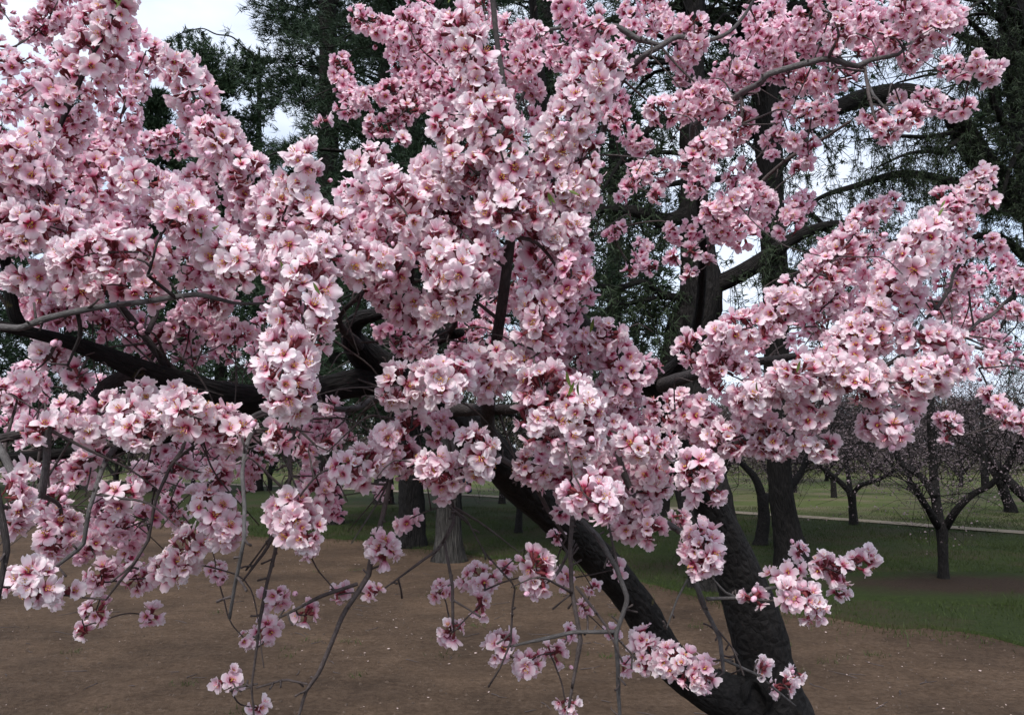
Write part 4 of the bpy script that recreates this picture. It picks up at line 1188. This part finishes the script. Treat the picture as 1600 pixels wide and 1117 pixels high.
# loose inner shoots that fill the crown behind the traced ones
def inside(px, py, poly):
    c = False
    j = len(poly) - 1
    for i in range(len(poly)):
        xi, yi = poly[i]; xj, yj = poly[j]
        if (yi > py) != (yj > py) and px < (xj - xi) * (py - yi) / (yj - yi) + xi: c = not c
        j = i
    return c
FILL = [
    ([(0, 240), (180, 270), (340, 250), (420, 340), (540, 390), (580, 300), (720, 290), (880, 270), (905, 470), (830, 540), (720, 490), (560, 410), (480, 470), (300, 430), (0, 430)], 30, (36, 46), (26, 36), (60, 130), (0.25, 0.7)),
    ([(0, 450), (480, 450), (480, 580), (330, 560), (120, 490), (0, 500)], 16, (34, 42), (18, 26), (30, 80), (0.4, 0.8)),
    ([(640, 40), (700, 0), (900, 0), (960, 60), (960, 200), (900, 260), (720, 240), (650, 160)], 15, (30, 38), (18, 26), (30, 90), (0.5, 0.9)),
    ([(950, 20), (1100, 0), (1180, 100), (1160, 270), (1000, 330), (930, 200)], 5, (26, 32), (14, 20), (20, 60), (0.5, 0.9)),
    ([(1190, 0), (1480, 0), (1450, 60), (1380, 80), (1290, 90), (1200, 110)], 8, (30, 36), (18, 26), (20, 70), (0.5, 0.9)),
    ([(1130, 270), (1250, 300), (1260, 400), (1200, 420), (1060, 370)], 4, (28, 34), (16, 22), (20, 60), (0.55, 0.9)),
    ([(1100, 570), (1230, 490), (1350, 400), (1430, 400), (1480, 560), (1380, 640), (1230, 650), (1060, 690), (960, 720), (900, 600)], 6, (36, 42), (24, 32), (40, 90), (0.35, 0.8)),
    ([(840, 500), (980, 540), (1000, 640), (1020, 760), (850, 760), (830, 600)], 8, (36, 42), (24, 32), (30, 70), (0.35, 0.8)),
    ([(0, 570), (300, 640), (420, 690), (420, 760), (300, 760), (120, 780), (0, 720)], 22, (28, 36), (14, 20), (20, 60), (0.5, 0.9)),
    ([(60, 800), (200, 780), (420, 800), (420, 840), (250, 870), (100, 850)], 8, (34, 40), (16, 22), (20, 50), (0.4, 0.8)),
    ([(0, 0), (140, 0), (90, 60), (110, 130), (60, 210), (0, 220)], 3, (28, 34), (13, 18), (10, 40), (0.5, 0.9)),
    ([(1470, 420), (1600, 400), (1600, 560), (1530, 580), (1480, 540)], 12, (24, 28), (12, 16), (20, 60), (0.6, 0.9)),
    ([(560, 540), (680, 500), (820, 500), (830, 640), (700, 560)], 4, (32, 38), (20, 26), (30, 70), (0.4, 0.8)),
    ([(420, 640), (540, 640), (560, 760), (430, 860)], 8, (30, 36), (14, 18), (20, 50), (0.5, 0.9)),
]
for poly, cnt, ss, hh, ll, tt in FILL:
    xs_ = [p_[0] for p_ in poly]; ys_ = [p_[1] for p_ in poly]
    k = 0
    while k < cnt:
        x, y = rng.uniform(min(xs_), max(xs_)), rng.uniform(min(ys_), max(ys_))
        if not inside(x, y, poly): continue
        s = rng.uniform(*ss); d = 56.0 / s; L = rng.uniform(*ll)
        a = rng.uniform(0.15 * math.pi, 0.85 * math.pi)
        dx, dy = math.cos(a) * L / 2, -math.sin(a) * L / 2
        p0 = P(x - dx, y - dy, d + rng.uniform(-0.06, 0.06)); p1 = P(x, y, d) + rng.normal(0, 0.008, 3); p2 = P(x + dx, y + dy, d + rng.uniform(-0.06, 0.06))
        shoots.append([np.array([p0, p1, p2]), rng.uniform(*hh) * d / F, rng.uniform(*tt), 0.9, 0])
        k += 1

# join every shoot to the tree: nearest first, each joined shoot can carry the next
nodes = [np.c_[a, np.full(len(a), i)] for i, a in enumerate(skel)]
NP = np.vstack([a[:, :3] for a in skel]); NR = np.concatenate([a[:, 3] for a in skel])
best_d = np.full(len(shoots), 1e9); best_i = np.zeros(len(shoots), int); best_e = np.zeros(len(shoots), int)
ends = np.array([[s[0][0], s[0][-1]] for s in shoots])
def relax(P_, off):
    for e_ in (0, 1):
        D = np.linalg.norm(ends[:, e_, None] - P_[None], axis=2)
        i_ = D.argmin(1); dm = D[np.arange(len(shoots)), i_]
        up = dm < best_d
        best_d[up] = dm[up]; best_i[up] = i_[up] + off; best_e[up] = e_
relax(NP, 0)
todo = set(range(len(shoots)))
twig_curves = []
while todo:
    k = min(todo, key=lambda q_: best_d[q_]); todo.remove(k)
    s = shoots[k]
    ax = s[0] if best_e[k] == 0 else s[0][::-1]
    src, r0 = NP[best_i[k]], NR[best_i[k]]
    gap = best_d[k]
    rb = min(0.0042, max(0.0019, 0.7 * r0)) if len(ax) > 1 else min(0.003, max(0.0015, 0.6 * r0))
    if len(ax) == 1:
        ctrl = [src, (src + ax[0]) / 2 + rng.normal(0, 0.08 * gap, 3), ax[0]]
    else:
        d0 = norm(ax[1] - ax[0])
        ctrl = [src, src * 0.6 + ax[0] * 0.4 + rng.normal(0, 0.07 * gap, 3) - d0 * gap * 0.12] + list(ax)
    if gap < 0.02 and len(ax) > 1: ctrl = [src] + list(ax)
    c = spline(np.array(ctrl), 0.012)
    c[1:] += 0.0020 * np.stack([vnoise(c[1:], 45, 60 + q_) for q_ in range(3)], -1)
    rr = np.linspace(rb, 0.0011, len(c))
    twig_curves.append((c, rr, s[4], gap))
    off = len(NP)
    NP = np.vstack([NP, c]); NR = np.concatenate([NR, rr])
    relax(c, off)

# bare tangled twigs inside the crown
spurs = Soup()
TANGLE = [(250, 560, 360, 120, 90), (500, 640, 260, 120, 90), (160, 740, 300, 110, 70), (640, 560, 200, 90, 22), (900, 830, 200, 80, 12), (1250, 520, 300, 130, 30), (1050, 200, 300, 200, 22), (1350, 100, 250, 120, 12), (1530, 520, 120, 120, 14)]
for (x, y, wx, wy, cnt) in TANGLE:
    for _ in range(cnt):
        px_, py_ = x + rng.normal(0, wx * 0.35), y + rng.normal(0, wy * 0.35)
        q0 = P(px_, py_, rng.uniform(1.2, 1.9))
        i_ = rng.choice(np.argsort(np.linalg.norm(NP - q0, axis=1))[:160:4])
        s0 = NP[i_]
        dv = norm(q0 - s0 + rng.normal(0, 0.06, 3)); L = rng.uniform(0.04, 0.15)
        sd_ = rng.normal(0, 0.25, 3)
        c = spline(np.array([s0, s0 + dv * L * 0.5 + sd_ * 0.02, s0 + (dv + sd_ * 0.5) * L, s0 + (dv + sd_) * L * 1.4 + [0, 0, -0.02]]), 0.02)
        tv, tq, uv = tube(c, np.linspace(min(0.0028, NR[i_]), 0.0009, len(c)), 5); spurs.add(tv, tq, 0, uv)

vis = []
for c, rr, traced, gap in twig_curves:
    x_, y_, d_ = project(c)
    vis.append((np.hypot(np.diff(x_), np.diff(y_)).sum()) * rr[0] / d_.mean() + (10 if traced else 0))
order = np.argsort(vis)[::-1]
for rank, k in enumerate(order):
    c, rr, traced, gap = twig_curves[k]
    if rank < 240: tube_obj('twig', c, rr, M_TWIG, TREE, 6)
    else:
        tv, tq, uv = tube(c, rr, 5); spurs.add(tv, tq, 0, uv)
# short fruiting spurs on the visible branches
for a in skel:
    for _ in range(int(len(a) * 0.42)):
        i_ = rng.integers(1, len(a))
        if a[i_, 3] > 0.012: continue
        dv = norm(rng.normal(size=3)); L = 0.006 + rng.exponential(0.012)
        c = np.array([a[i_, :3], a[i_, :3] + dv * L * 0.6, a[i_, :3] + dv * L + rng.normal(0, 0.002, 3)])
        tv, tq, uv = tube(c, np.array([0.0021, 0.0015, 0.0019]), 5); spurs.add(tv, tq, 0, uv)
o = link('spurs', spurs.mesh('spurs', [M_TWIG]), TREE); o['kind'] = 'stuff'

# ---- flowers
LP = 0.0185     # petal length
def petal_grid(nr, nc, seed):
    r_ = np.random.default_rng(seed)
    lift = r_.uniform(0.10, 0.62); cup = r_.uniform(-0.10, 0.40); recurve = r_.uniform(0.0, 0.50)
    latc = r_.uniform(-0.25, 0.75); ph = r_.uniform(0, 6.28); ph2 = r_.uniform(0, 6.28); notch = r_.uniform(0.02, 0.16); wid = r_.uniform(0.60, 0.94)
    tw = r_.uniform(-0.22, 0.22)
    u = np.linspace(0, 1, nr) ** 0.9
    v_ = np.linspace(-1, 1, nc)
    U, V = np.meshgrid(u, v_, indexing='ij')
    hw = np.interp(U, [0, .12, .3, .5, .7, .88, 1.0], [.05, .13, .30, .45, .50, .42, .26]) * wid
    x = U - notch * (1 - np.abs(V)) ** 1.5 * (U > 0.9) - 0.05 * V ** 2 * U
    y = hw * V
    z = lift * U + cup * U ** 2 - recurve * U ** 3 + latc * (hw * V) ** 2 * 1.6 + 0.075 * np.sin(4.0 * V + ph) * U ** 2 + 0.045 * np.sin(9 * V + ph2) * U ** 4 + tw * hw * V * U
    x = x * 0.96 + 0.03
    vv = np.stack([x, y, z], -1).reshape(-1, 3) * LP
    i = np.arange(nr - 1)[:, None]; j = np.arange(nc - 1)[None]
    q_ = np.stack([i * nc + j, (i + 1) * nc + j, (i + 1) * nc + j + 1, i * nc + j + 1], -1).reshape(-1, 4)
    rr = (U + 0.07 * np.abs(V) * (1 - U)).reshape(-1)
    return vv, q_, rr

def centre(seed, nst, detail):
    """calyx cup, stalk, stamens; quads; material 1 filament 2 anther 3 calyx"""
    r_ = np.random.default_rng(seed)
    s = Soup()
    sd_ = 6 if detail else 4
    tv, tq, uv = tube(np.array([[0, 0, -0.016], [0, 0, -0.009], [0, 0, -0.006], [0, 0, -0.002], [0, 0, 0.0015]]), np.array([0.0010, 0.0012, 0.0030, 0.0034, 0.0030]), sd_)
    s.add(tv, tq, 3)
    if detail:                      # five pointed sepals behind the petals
        for k in range(5):
            a = 2 * np.pi * (k + 0.5) / 5
            c_, s_ = math.cos(a), math.sin(a)
            pts = np.array([[0.002, -0.0018, 0], [0.002, 0.0018, 0], [0.0085, 0.0016, 0.0012], [0.0085, -0.0016, 0.0012]])
            R_ = np.array([[c_, -s_, 0], [s_, c_, 0], [0, 0, 1]])
            s.add(pts @ R_.T, np.array([[0, 1, 2, 3]]), 3)
    for k in range(nst):
        a = r_.uniform(0, 6.283); sp_ = r_.uniform(0.08, 0.62); L = r_.uniform(0.007, 0.0125)
        dv = np.array([math.cos(a) * sp_, math.sin(a) * sp_, 1.0]); dv /= np.linalg.norm(dv)
        side = np.cross(dv, [math.sin(a * 3), math.cos(a * 2), 0.3]); side /= np.linalg.norm(side)
        w = 0.00030 if detail else 0.0005
        p0 = dv * 0.001; p1 = dv * L
        s.add(np.array([p0 - side * w, p0 + side * w, p1 + side * w, p1 - side * w]), np.array([[0, 1, 2, 3]]), 1)
        A_ = 0.0010 if detail else 0.0013
        sd2 = np.cross(dv, side)
        s.add(np.array([p1 - side * A_, p1 - sd2 * A_, p1 + side * A_, p1 + sd2 * A_]) , np.array([[0, 1, 2, 3]]), 2)
        if detail:
            s.add(np.array([p1 - side * A_, p1 - dv * A_, p1 + side * A_, p1 + dv * A_]) , np.array([[0, 1, 2, 3]]), 2)
    return s

def rotz(a):
    c_, s_ = np.cos(a), np.sin(a)
    return np.array([[c_, -s_, 0], [s_, c_, 0], [0, 0, 1]])

def flower_proto(nr, nc, seed, nst):
    r_ = np.random.default_rng(seed)
    V_, Q_, R_, M_ = [], [], [], []
    n_ = 0
    openness = r_.uniform(-0.30, 0.45) if r_.uniform() < 0.72 else r_.uniform(0.6, 1.05)
    for k in range(5):
        v_, q_, rr = petal_grid(nr, nc, seed * 17 + k)
        t_ = openness + r_.normal(0, 0.08)
        ry = np.array([[math.cos(t_), 0, -math.sin(t_)], [0, 1, 0], [math.sin(t_), 0, math.cos(t_)]])
        v_ = (v_ @ ry.T) @ rotz(2 * np.pi * k / 5 + r_.normal(0, 0.09)).T
        v_[:, 2] += 0.0006 * (k % 2)
        V_.append(v_); Q_.append(q_ + n_); R_.append(rr); M_.append(np.zeros(len(q_), int)); n_ += len(v_)
    if nst >= 0:
        c = centre(seed + 99, nst, False)
        cv, cq, cm = np.concatenate(c.v), np.concatenate(c.f), np.concatenate(c.m)
        V_.append(cv); Q_.append(cq + n_); R_.append(np.zeros(len(cv))); M_.append(cm)
    return np.concatenate(V_), np.concatenate(Q_), np.concatenate(R_), np.concatenate(M_)

RF = 0.0178
fl_pos, fl_dir, fl_tint, fl_scale = [], [], [], []
for axis_pts, hw, tint, dens, traced in shoots:
    c = spline(axis_pts, 0.006) if len(axis_pts) > 1 else axis_pts
    L = np.linalg.norm(np.diff(c, axis=0), axis=1).sum() if len(c) > 1 else 0.0
    off = max(0.009, hw - (0.007 if L > 0.06 else 0.011))
    area = 2 * np.pi * off * L + 4 * np.pi * off ** 2
    n = max(5, int(round(dens * ((2.5 if traced else 1.9) if L > 0.06 else 2.9) / max(1.0, traced) ** 1.4 * area / (np.pi * RF ** 2) + rng.uniform(0, 1))))
    ncyl = int(round(n * 2 * np.pi * off * L / area))
    cyc = rng.permutation(n)
    for k in range(n):
        if k < ncyl:
            t_ = (k + rng.uniform(0, 1)) / max(1, ncyl) * (len(c) - 1)
            i_ = min(int(t_), len(c) - 2)
            pc = c[i_] + (c[i_ + 1] - c[i_]) * (t_ - i_)
            tg = norm(c[i_ + 1] - c[i_])
            dv = rng.normal(size=3); dv -= tg * (dv @ tg); dv = norm(dv) + tg * rng.normal(0.12, 0.35)
        else:
            e_ = rng.integers(2) if len(c) > 1 else 0
            pc = c[-1] if e_ == 0 else c[0]
            dv = rng.normal(size=3)
            if len(c) > 1:
                tg = norm(c[-1] - c[-2]) if e_ == 0 else norm(c[0] - c[1])
                if dv @ tg < 0: dv = dv - 2 * tg * (dv @ tg)
        dv = norm(dv)
        o_ = off * (rng.uniform(0.75, 1.03) if traced else rng.uniform(0.62, 1.08))
        fl_pos.append(pc + dv * o_)
        fd = norm(dv + rng.normal(0, 0.27 if traced else 0.36, 3) + [0, -0.10, 0.05])
        fl_dir.append(fd)
        fl_tint.append(np.clip(tint * 1.05 - (0.12 if traced else 0.0) + rng.normal(0, 0.20), 0, 1))
        fl_scale.append(rng.uniform(0.72, 1.12) * (traced or 0.92))
fl_pos = np.array(fl_pos); fl_dir = np.array(fl_dir); fl_tint = np.array(fl_tint); fl_scale = np.array(fl_scale)
NF = len(fl_pos)
fx, fy, fdp = project(fl_pos)
face = -np.einsum('ij,ij->i', fl_dir, norm(fl_pos - CAM))
# which flowers are in front: coarse depth grid
cell = 13.0
buf = {}
gx, gy = (fx // cell).astype(int), (fy // cell).astype(int)
rad_c = np.ceil(0.55 * LP * F / fdp / cell).astype(int)
for k in range(NF):
    for a in range(-rad_c[k], rad_c[k] + 1):
        for b_ in range(-rad_c[k], rad_c[k] + 1):
            key = (gx[k] + a, gy[k] + b_)
            if fdp[k] < buf.get(key, 1e9): buf[key] = fdp[k]
front = np.array([fdp[k] <= buf[(gx[k], gy[k])] + 0.020 for k in range(NF)])
infr = (fx > 0) & (fx < 1600) & (fy > 0) & (fy < 1117)
score = (fl_scale / fdp) * np.clip(face + 0.35, 0.02, 1) * np.where(front & infr, 1, 0.0)
hero = np.argsort(score)[::-1][:300]
is_hero = np.zeros(NF, bool); is_hero[hero] = True
near = np.array([fdp[k] <= buf[(gx[k], gy[k])] + 0.06 for k in range(NF)])
spin = rng.uniform(0, 6.283, NF)
age = np.clip(rng.normal(0.35, 0.3, NF), 0, 1)

def frames(dirs, spins):
    z_ = norm(dirs)
    ref = np.where(np.abs(z_[:, 2:3]) < 0.9, np.array([[0, 0, 1.0]]), np.array([[1.0, 0, 0]]))
    x_ = norm(np.cross(ref, z_)); y_ = np.cross(z_, x_)
    c_, s_ = np.cos(spins)[:, None], np.sin(spins)[:, None]
    return np.stack([x_ * c_ + y_ * s_, -x_ * s_ + y_ * c_, z_], -1)     # columns
FR = frames(fl_dir, spin)

def mass(name, sel, protos):
    V_, Q_, R_, M_, T_, A_ = [], [], [], [], [], []
    n_ = 0
    pick = rng.integers(0, len(protos), NF)
    for pi, (pv, pq, pr, pm) in enumerate(protos):
        ids = np.where(sel & (pick == pi))[0]
        if not len(ids): continue
        W = np.einsum('nij,vj->nvi', FR[ids] * fl_scale[ids][:, None, None], pv) + fl_pos[ids][:, None]
        V_.append(W.reshape(-1, 3))
        Q_.append((pq[None] + len(pv) * np.arange(len(ids))[:, None, None] + n_).reshape(-1, 4))
        R_.append(np.tile(pr, len(ids))); M_.append(np.tile(pm, len(ids)))
        T_.append(np.repeat(fl_tint[ids], len(pv))); A_.append(np.repeat(age[ids], len(pv)))
        n_ += len(ids) * len(pv)
    me = mesh_np(name, np.concatenate(V_), np.concatenate(Q_), [M_PETAL_S, M_FIL, M_ANTH, M_CALYX], np.concatenate(M_), True,
                 {'r': np.concatenate(R_), 'tint': np.concatenate(T_), 'age': np.concatenate(A_)})
    o = link(name, me, TREE); o['kind'] = 'stuff'
    return o
mid_p = [flower_proto(4, 4, 200 + k, 5) for k in range(16)]
low_p = [flower_proto(3, 3, 300 + k, -1) for k in range(8)]
mass('blossoms', ~is_hero & near, mid_p)
mass('inner_blossoms', ~is_hero & ~near, low_p)

# the 300 that show largest: each blossom a part, each petal a sub-part
pet_me = []
for k in range(10):
    pv, pq, pr = petal_grid(8, 7, 900 + k)
    pet_me.append(mesh_np('petal', pv, pq, [M_PETAL_O], attrs={'r': pr}))
cen_me = [centre(700 + k, 13, True).mesh('blossom', [M_CALYX, M_FIL, M_ANTH, M_CALYX]) for k in range(4)]
Tinv = Matrix.Translation(-Vector(TREE.location))
for n_, k in enumerate(hero):
    o = bpy.data.objects.new('blossom', cen_me[n_ % 4])
    COL.objects.link(o)
    o.parent = TREE; o.matrix_parent_inverse = Tinv
    m3 = Matrix([list(FR[k][r_]) for r_ in range(3)])
    o.rotation_mode = 'QUATERNION'
    o.rotation_quaternion = m3.to_quaternion()
    o.location = fl_pos[k]; s_ = float(fl_scale[k]) * 1.03
    o.scale = (s_, s_, s_)
    opn = random.uniform(-0.30, 0.40) if random.random() < 0.8 else random.uniform(0.5, 0.95)
    for j in range(5):
        p_ = bpy.data.objects.new('petal', pet_me[random.randrange(10)])
        COL.objects.link(p_)
        p_.parent = o
        a = 2 * math.pi * j / 5 + random.gauss(0, 0.09)
        t_ = opn + random.gauss(0, 0.10)
        p_.rotation_mode = 'QUATERNION'
        p_.rotation_quaternion = Quaternion((0, 0, 1), a) @ Quaternion((0, 1, 0), -t_)
        p_.location = (0, 0, 0.0006 * (j % 2))
        p_.color = (float(fl_tint[k]), float(age[k]), 0, 1)

# buds and young leaves at the shoot tips
def bud_mesh():
    th = np.linspace(0, 2 * np.pi, 9)[:-1]
    prof = [(-0.0075, 0.0010), (-0.0055, 0.0028), (-0.003, 0.0038), (0.0, 0.0052), (0.0035, 0.0056), (0.0070, 0.0042), (0.0095, 0.0014)]
    v_ = np.array([[r_ * math.cos(a), r_ * math.sin(a), z_] for z_, r_ in prof for a in th])
    n_ = 8
    q_ = np.array([[i * n_ + j, i * n_ + (j + 1) % n_, (i + 1) * n_ + (j + 1) % n_, (i + 1) * n_ + j] for i in range(len(prof) - 1) for j in range(n_)])
    mi = np.array([0 if i >= 2 else 1 for i in range(len(prof) - 1) for j in range(n_)])
    return mesh_np('bud', v_, q_, [M_BUD, M_CALYX], mi)
def leaf_mesh(seed):
    r_ = np.random.default_rng(seed)
    u = np.linspace(0, 1, 6); hw = 0.0038 * np.sin(np.pi * np.clip(u, 0.04, 0.97)) ** 0.8
    bend = r_.uniform(-0.4, 0.6)
    v_ = []
    for a, h_ in zip(u, hw):
        for s_ in (-1, 0, 1): v_.append([a * 0.028, s_ * h_, 0.028 * bend * a * a + (0.35 * h_ if s_ else 0)])
    q_ = np.array([[i * 3 + j, (i + 1) * 3 + j, (i + 1) * 3 + j + 1, i * 3 + j + 1] for i in range(5) for j in range(2)])
    return mesh_np('leaf', np.array(v_), q_, [M_LEAF])
def bud_mass():
    me0 = bud_mesh()
    v0 = np.array([v_.co[:] for v_ in me0.vertices]); q0 = np.array([p_.vertices[:] for p_ in me0.polygons]); m0 = np.array([p_.material_index for p_ in me0.polygons])
    ids = rng.choice(NF, int(NF * 0.05), replace=False)
    dr = norm(fl_dir[ids] + rng.normal(0, 0.5, (len(ids), 3)))
    fr = frames(dr, rng.uniform(0, 6.28, len(ids)))
    pos = fl_pos[ids] + rng.normal(0, 0.010, (len(ids), 3)) + dr * 0.004
    sc_ = rng.uniform(0.45, 1.0, len(ids))
    W = np.einsum('nij,vj->nvi', fr * sc_[:, None, None], v0) + pos[:, None]
    Q_ = (q0[None] + len(v0) * np.arange(len(ids))[:, None, None]).reshape(-1, 4)
    o = link('buds', mesh_np('buds', W.reshape(-1, 3), Q_, [M_BUD, M_CALYX], np.tile(m0, len(ids))), TREE); o['kind'] = 'stuff'
bud_mass()
bm_ = bud_mesh(); lm_ = [leaf_mesh(k) for k in range(4)]
def put(name, me, pos, dirv, axis_, sc):
    o = bpy.data.objects.new(name, me); COL.objects.link(o)
    o.parent = TREE; o.matrix_parent_inverse = Tinv
    o.rotation_mode = 'QUATERNION'
    o.rotation_quaternion = Vector(dirv).to_track_quat(axis_, 'Y' if axis_ != 'Y' else 'Z')
    o.location = pos; o.scale = (sc, sc, sc)
BUDS = [(305, 165, 42), (310, 178, 42), (322, 188, 42), (312, 200, 42), (326, 208, 42), (305, 210, 42), (330, 245, 44), (335, 190, 42), (298, 168, 42), (316, 170, 42), (412, 430, 50), (425, 420, 50), (605, 430, 48), (600, 425, 48), (455, 350, 46), (430, 330, 46), (410, 335, 46), (870, 180, 46), (90, 540, 44), (270, 512, 40), (200, 505, 40), (215, 512, 40), (255, 420, 46), (100, 770, 46), (1478, 560, 46), (1180, 925, 42), (350, 905, 40), (640, 350, 48), (1440, 380, 44)]
for x, y, s in BUDS:
    for _ in range(2):
        put('bud', bm_, P(x + rng.normal(0, 5), y + rng.normal(0, 5), 56 / s - 0.05 + rng.normal(0, 0.01)), norm(rng.normal(size=3) + [0, -0.8, 0.2]), 'Z', rng.uniform(0.75, 1.15))
LEAVES = [(453, 438, 50), (447, 430, 50), (500, 460, 54), (868, 318, 46), (905, 305, 46), (862, 322, 46), (1470, 325, 38), (1466, 340, 40), (1452, 345, 42), (945, 78, 38), (938, 92, 38), (952, 88, 38), (186, 8, 46), (180, 14, 46), (892, 605, 48), (905, 618, 48), (888, 618, 48), (1245, 582, 46), (1360, 597, 46), (1185, 612, 44), (922, 520, 42), (700, 5, 40), (712, 12, 40), (320, 372, 50), (312, 380, 50)]
for k, (x, y, s) in enumerate(LEAVES):
    put('leaf', lm_[k % 4], P(x, y, 56 / s - 0.055), norm(np.array([rng.normal(0, 0.5), -0.2, rng.uniform(0.3, 1)])), 'X', rng.uniform(0.5, 0.85))

print('FLOWERS', NF, 'front', front.sum(), 'near', near.sum(), 'shoots', len(shoots))

# ------------------------------------------------------------------ the walker far off on the path
def person(loc, heading):
    root = empty('person', loc, 'person in dark jacket and blue jeans walking on the far path', 'person')
    V_ = {}
    J = [('pelvis', (0, 0, 0.95), 0.13), ('waist', (0, 0, 1.10), 0.125), ('chest', (0, 0.01, 1.30), 0.15), ('neckb', (0, 0, 1.46), 0.075), ('neck', (0, 0.01, 1.52), 0.052), ('head', (0, 0.02, 1.60), 0.085), ('top', (0, 0.015, 1.70), 0.07)]
    for s, n_ in ((-1, 'l'), (1, 'r')):
        st = 0.20 * s
        J += [('hip' + n_, (0.09 * s, 0, 0.90), 0.095), ('knee' + n_, (0.095 * s, 0.06 + st * 0.5, 0.50), 0.062), ('ankle' + n_, (0.10 * s, st - 0.02, 0.09), 0.045), ('toe' + n_, (0.11 * s, st + 0.14, 0.035), 0.036),
              ('sh' + n_, (0.17 * s, 0, 1.42), 0.062), ('elb' + n_, (0.23 * s, -0.03 - st * 0.3, 1.14), 0.045), ('wr' + n_, (0.24 * s, 0.05 - st * 0.6, 0.90), 0.028), ('palm' + n_, (0.24 * s, 0.06 - st * 0.62, 0.83), 0.026)]
        for q_ in range(5):
            J.append(('f%d%s' % (q_, n_), (0.24 * s, 0.03 + 0.018 * q_ - st * 0.62, 0.75 + (0.015 if q_ in (0, 4) else 0) + (0.03 if q_ == 4 else 0)), 0.009))
    idx = {j_[0]: i for i, j_ in enumerate(J)}
    E = [('pelvis', 'waist'), ('waist', 'chest'), ('chest', 'neckb'), ('neckb', 'neck'), ('neck', 'head'), ('head', 'top')]
    for n_ in 'lr':
        E += [('pelvis', 'hip' + n_), ('hip' + n_, 'knee' + n_), ('knee' + n_, 'ankle' + n_), ('ankle' + n_, 'toe' + n_), ('neckb', 'sh' + n_), ('sh' + n_, 'elb' + n_), ('elb' + n_, 'wr' + n_), ('wr' + n_, 'palm' + n_)]
        E += [('palm' + n_, 'f%d%s' % (q_, n_)) for q_ in range(5)]
    me = bpy.data.meshes.new('body')
    me.from_pydata([j_[1] for j_ in J], [(idx[a], idx[b_]) for a, b_ in E], [])
    o = bpy.data.objects.new('body', me); COL.objects.link(o)
    sk = o.modifiers.new('skin', 'SKIN'); sb = o.modifiers.new('sub', 'SUBSURF'); sb.levels = 1; sb.render_levels = 1
    if not me.skin_vertices: pass
    bpy.context.view_layer.update()
    lay = me.skin_vertices[0].data if me.skin_vertices else None
    if lay is None:
        bpy.context.view_layer.objects.active = o
        bpy.ops.mesh.customdata_skin_add(); lay = me.skin_vertices[0].data
    for i, j_ in enumerate(J): lay[i].radius = (j_[2], j_[2])
    lay[0].use_root = True
    ev = o.evaluated_get(bpy.context.evaluated_depsgraph_get())
    me2 = bpy.data.meshes.new_from_object(ev)
    bpy.data.objects.remove(o)
    mj, mk, msn, msh = plain('jeans', (0.035, 0.055, 0.12), 0.9, 0.3, 30), plain('jacket', (0.02, 0.021, 0.026), 0.8, 0.3, 30), plain('skin', (0.48, 0.30, 0.23), 0.6, 0.1, 30), plain('shoe', (0.02, 0.02, 0.02))
    me2.materials.clear()
    for m_ in (mj, mk, msn, msh): me2.materials.append(m_)
    for p_ in me2.polygons:
        c_ = p_.center; arm = abs(c_.x) > 0.19 or (abs(c_.x) > 0.15 and c_.z > 0.97)
        p_.material_index = 2 if c_.z > 1.51 or (abs(c_.x) > 0.19 and c_.z < 0.90) else 1 if (c_.z > 0.93 or (abs(c_.x) > 0.19 and c_.z >= 0.90)) else 3 if c_.z < 0.075 else 0
        p_.use_smooth = True
    ob = link('body', me2, root, False)
    th = np.linspace(0, 2 * np.pi, 13)[:-1]
    v_ = [[0.098 * math.sin(a) * math.cos(b_), 0.004 + 0.108 * math.sin(a) * math.sin(b_), 1.655 + 0.105 * math.cos(a)] for a in np.linspace(0.05, 1.75, 7) for b_ in th]
    v_ = [[x_, y_ - 0.012, z_ + (0.05 if y_ > 0.06 and z_ < 1.70 else 0)] for x_, y_, z_ in v_]
    q_ = np.array([[i * 12 + j, (i + 1) * 12 + j, (i + 1) * 12 + (j + 1) % 12, i * 12 + (j + 1) % 12] for i in range(6) for j in range(12)])
    link('hair', mesh_np('hair', np.array(v_), q_, [plain('hair', (0.02, 0.014, 0.01))]), root, False)
    root.rotation_euler = (0, 0, heading)
gp = G(729, 773)
person((gp[0], gp[1], 0.034), math.radians(70))
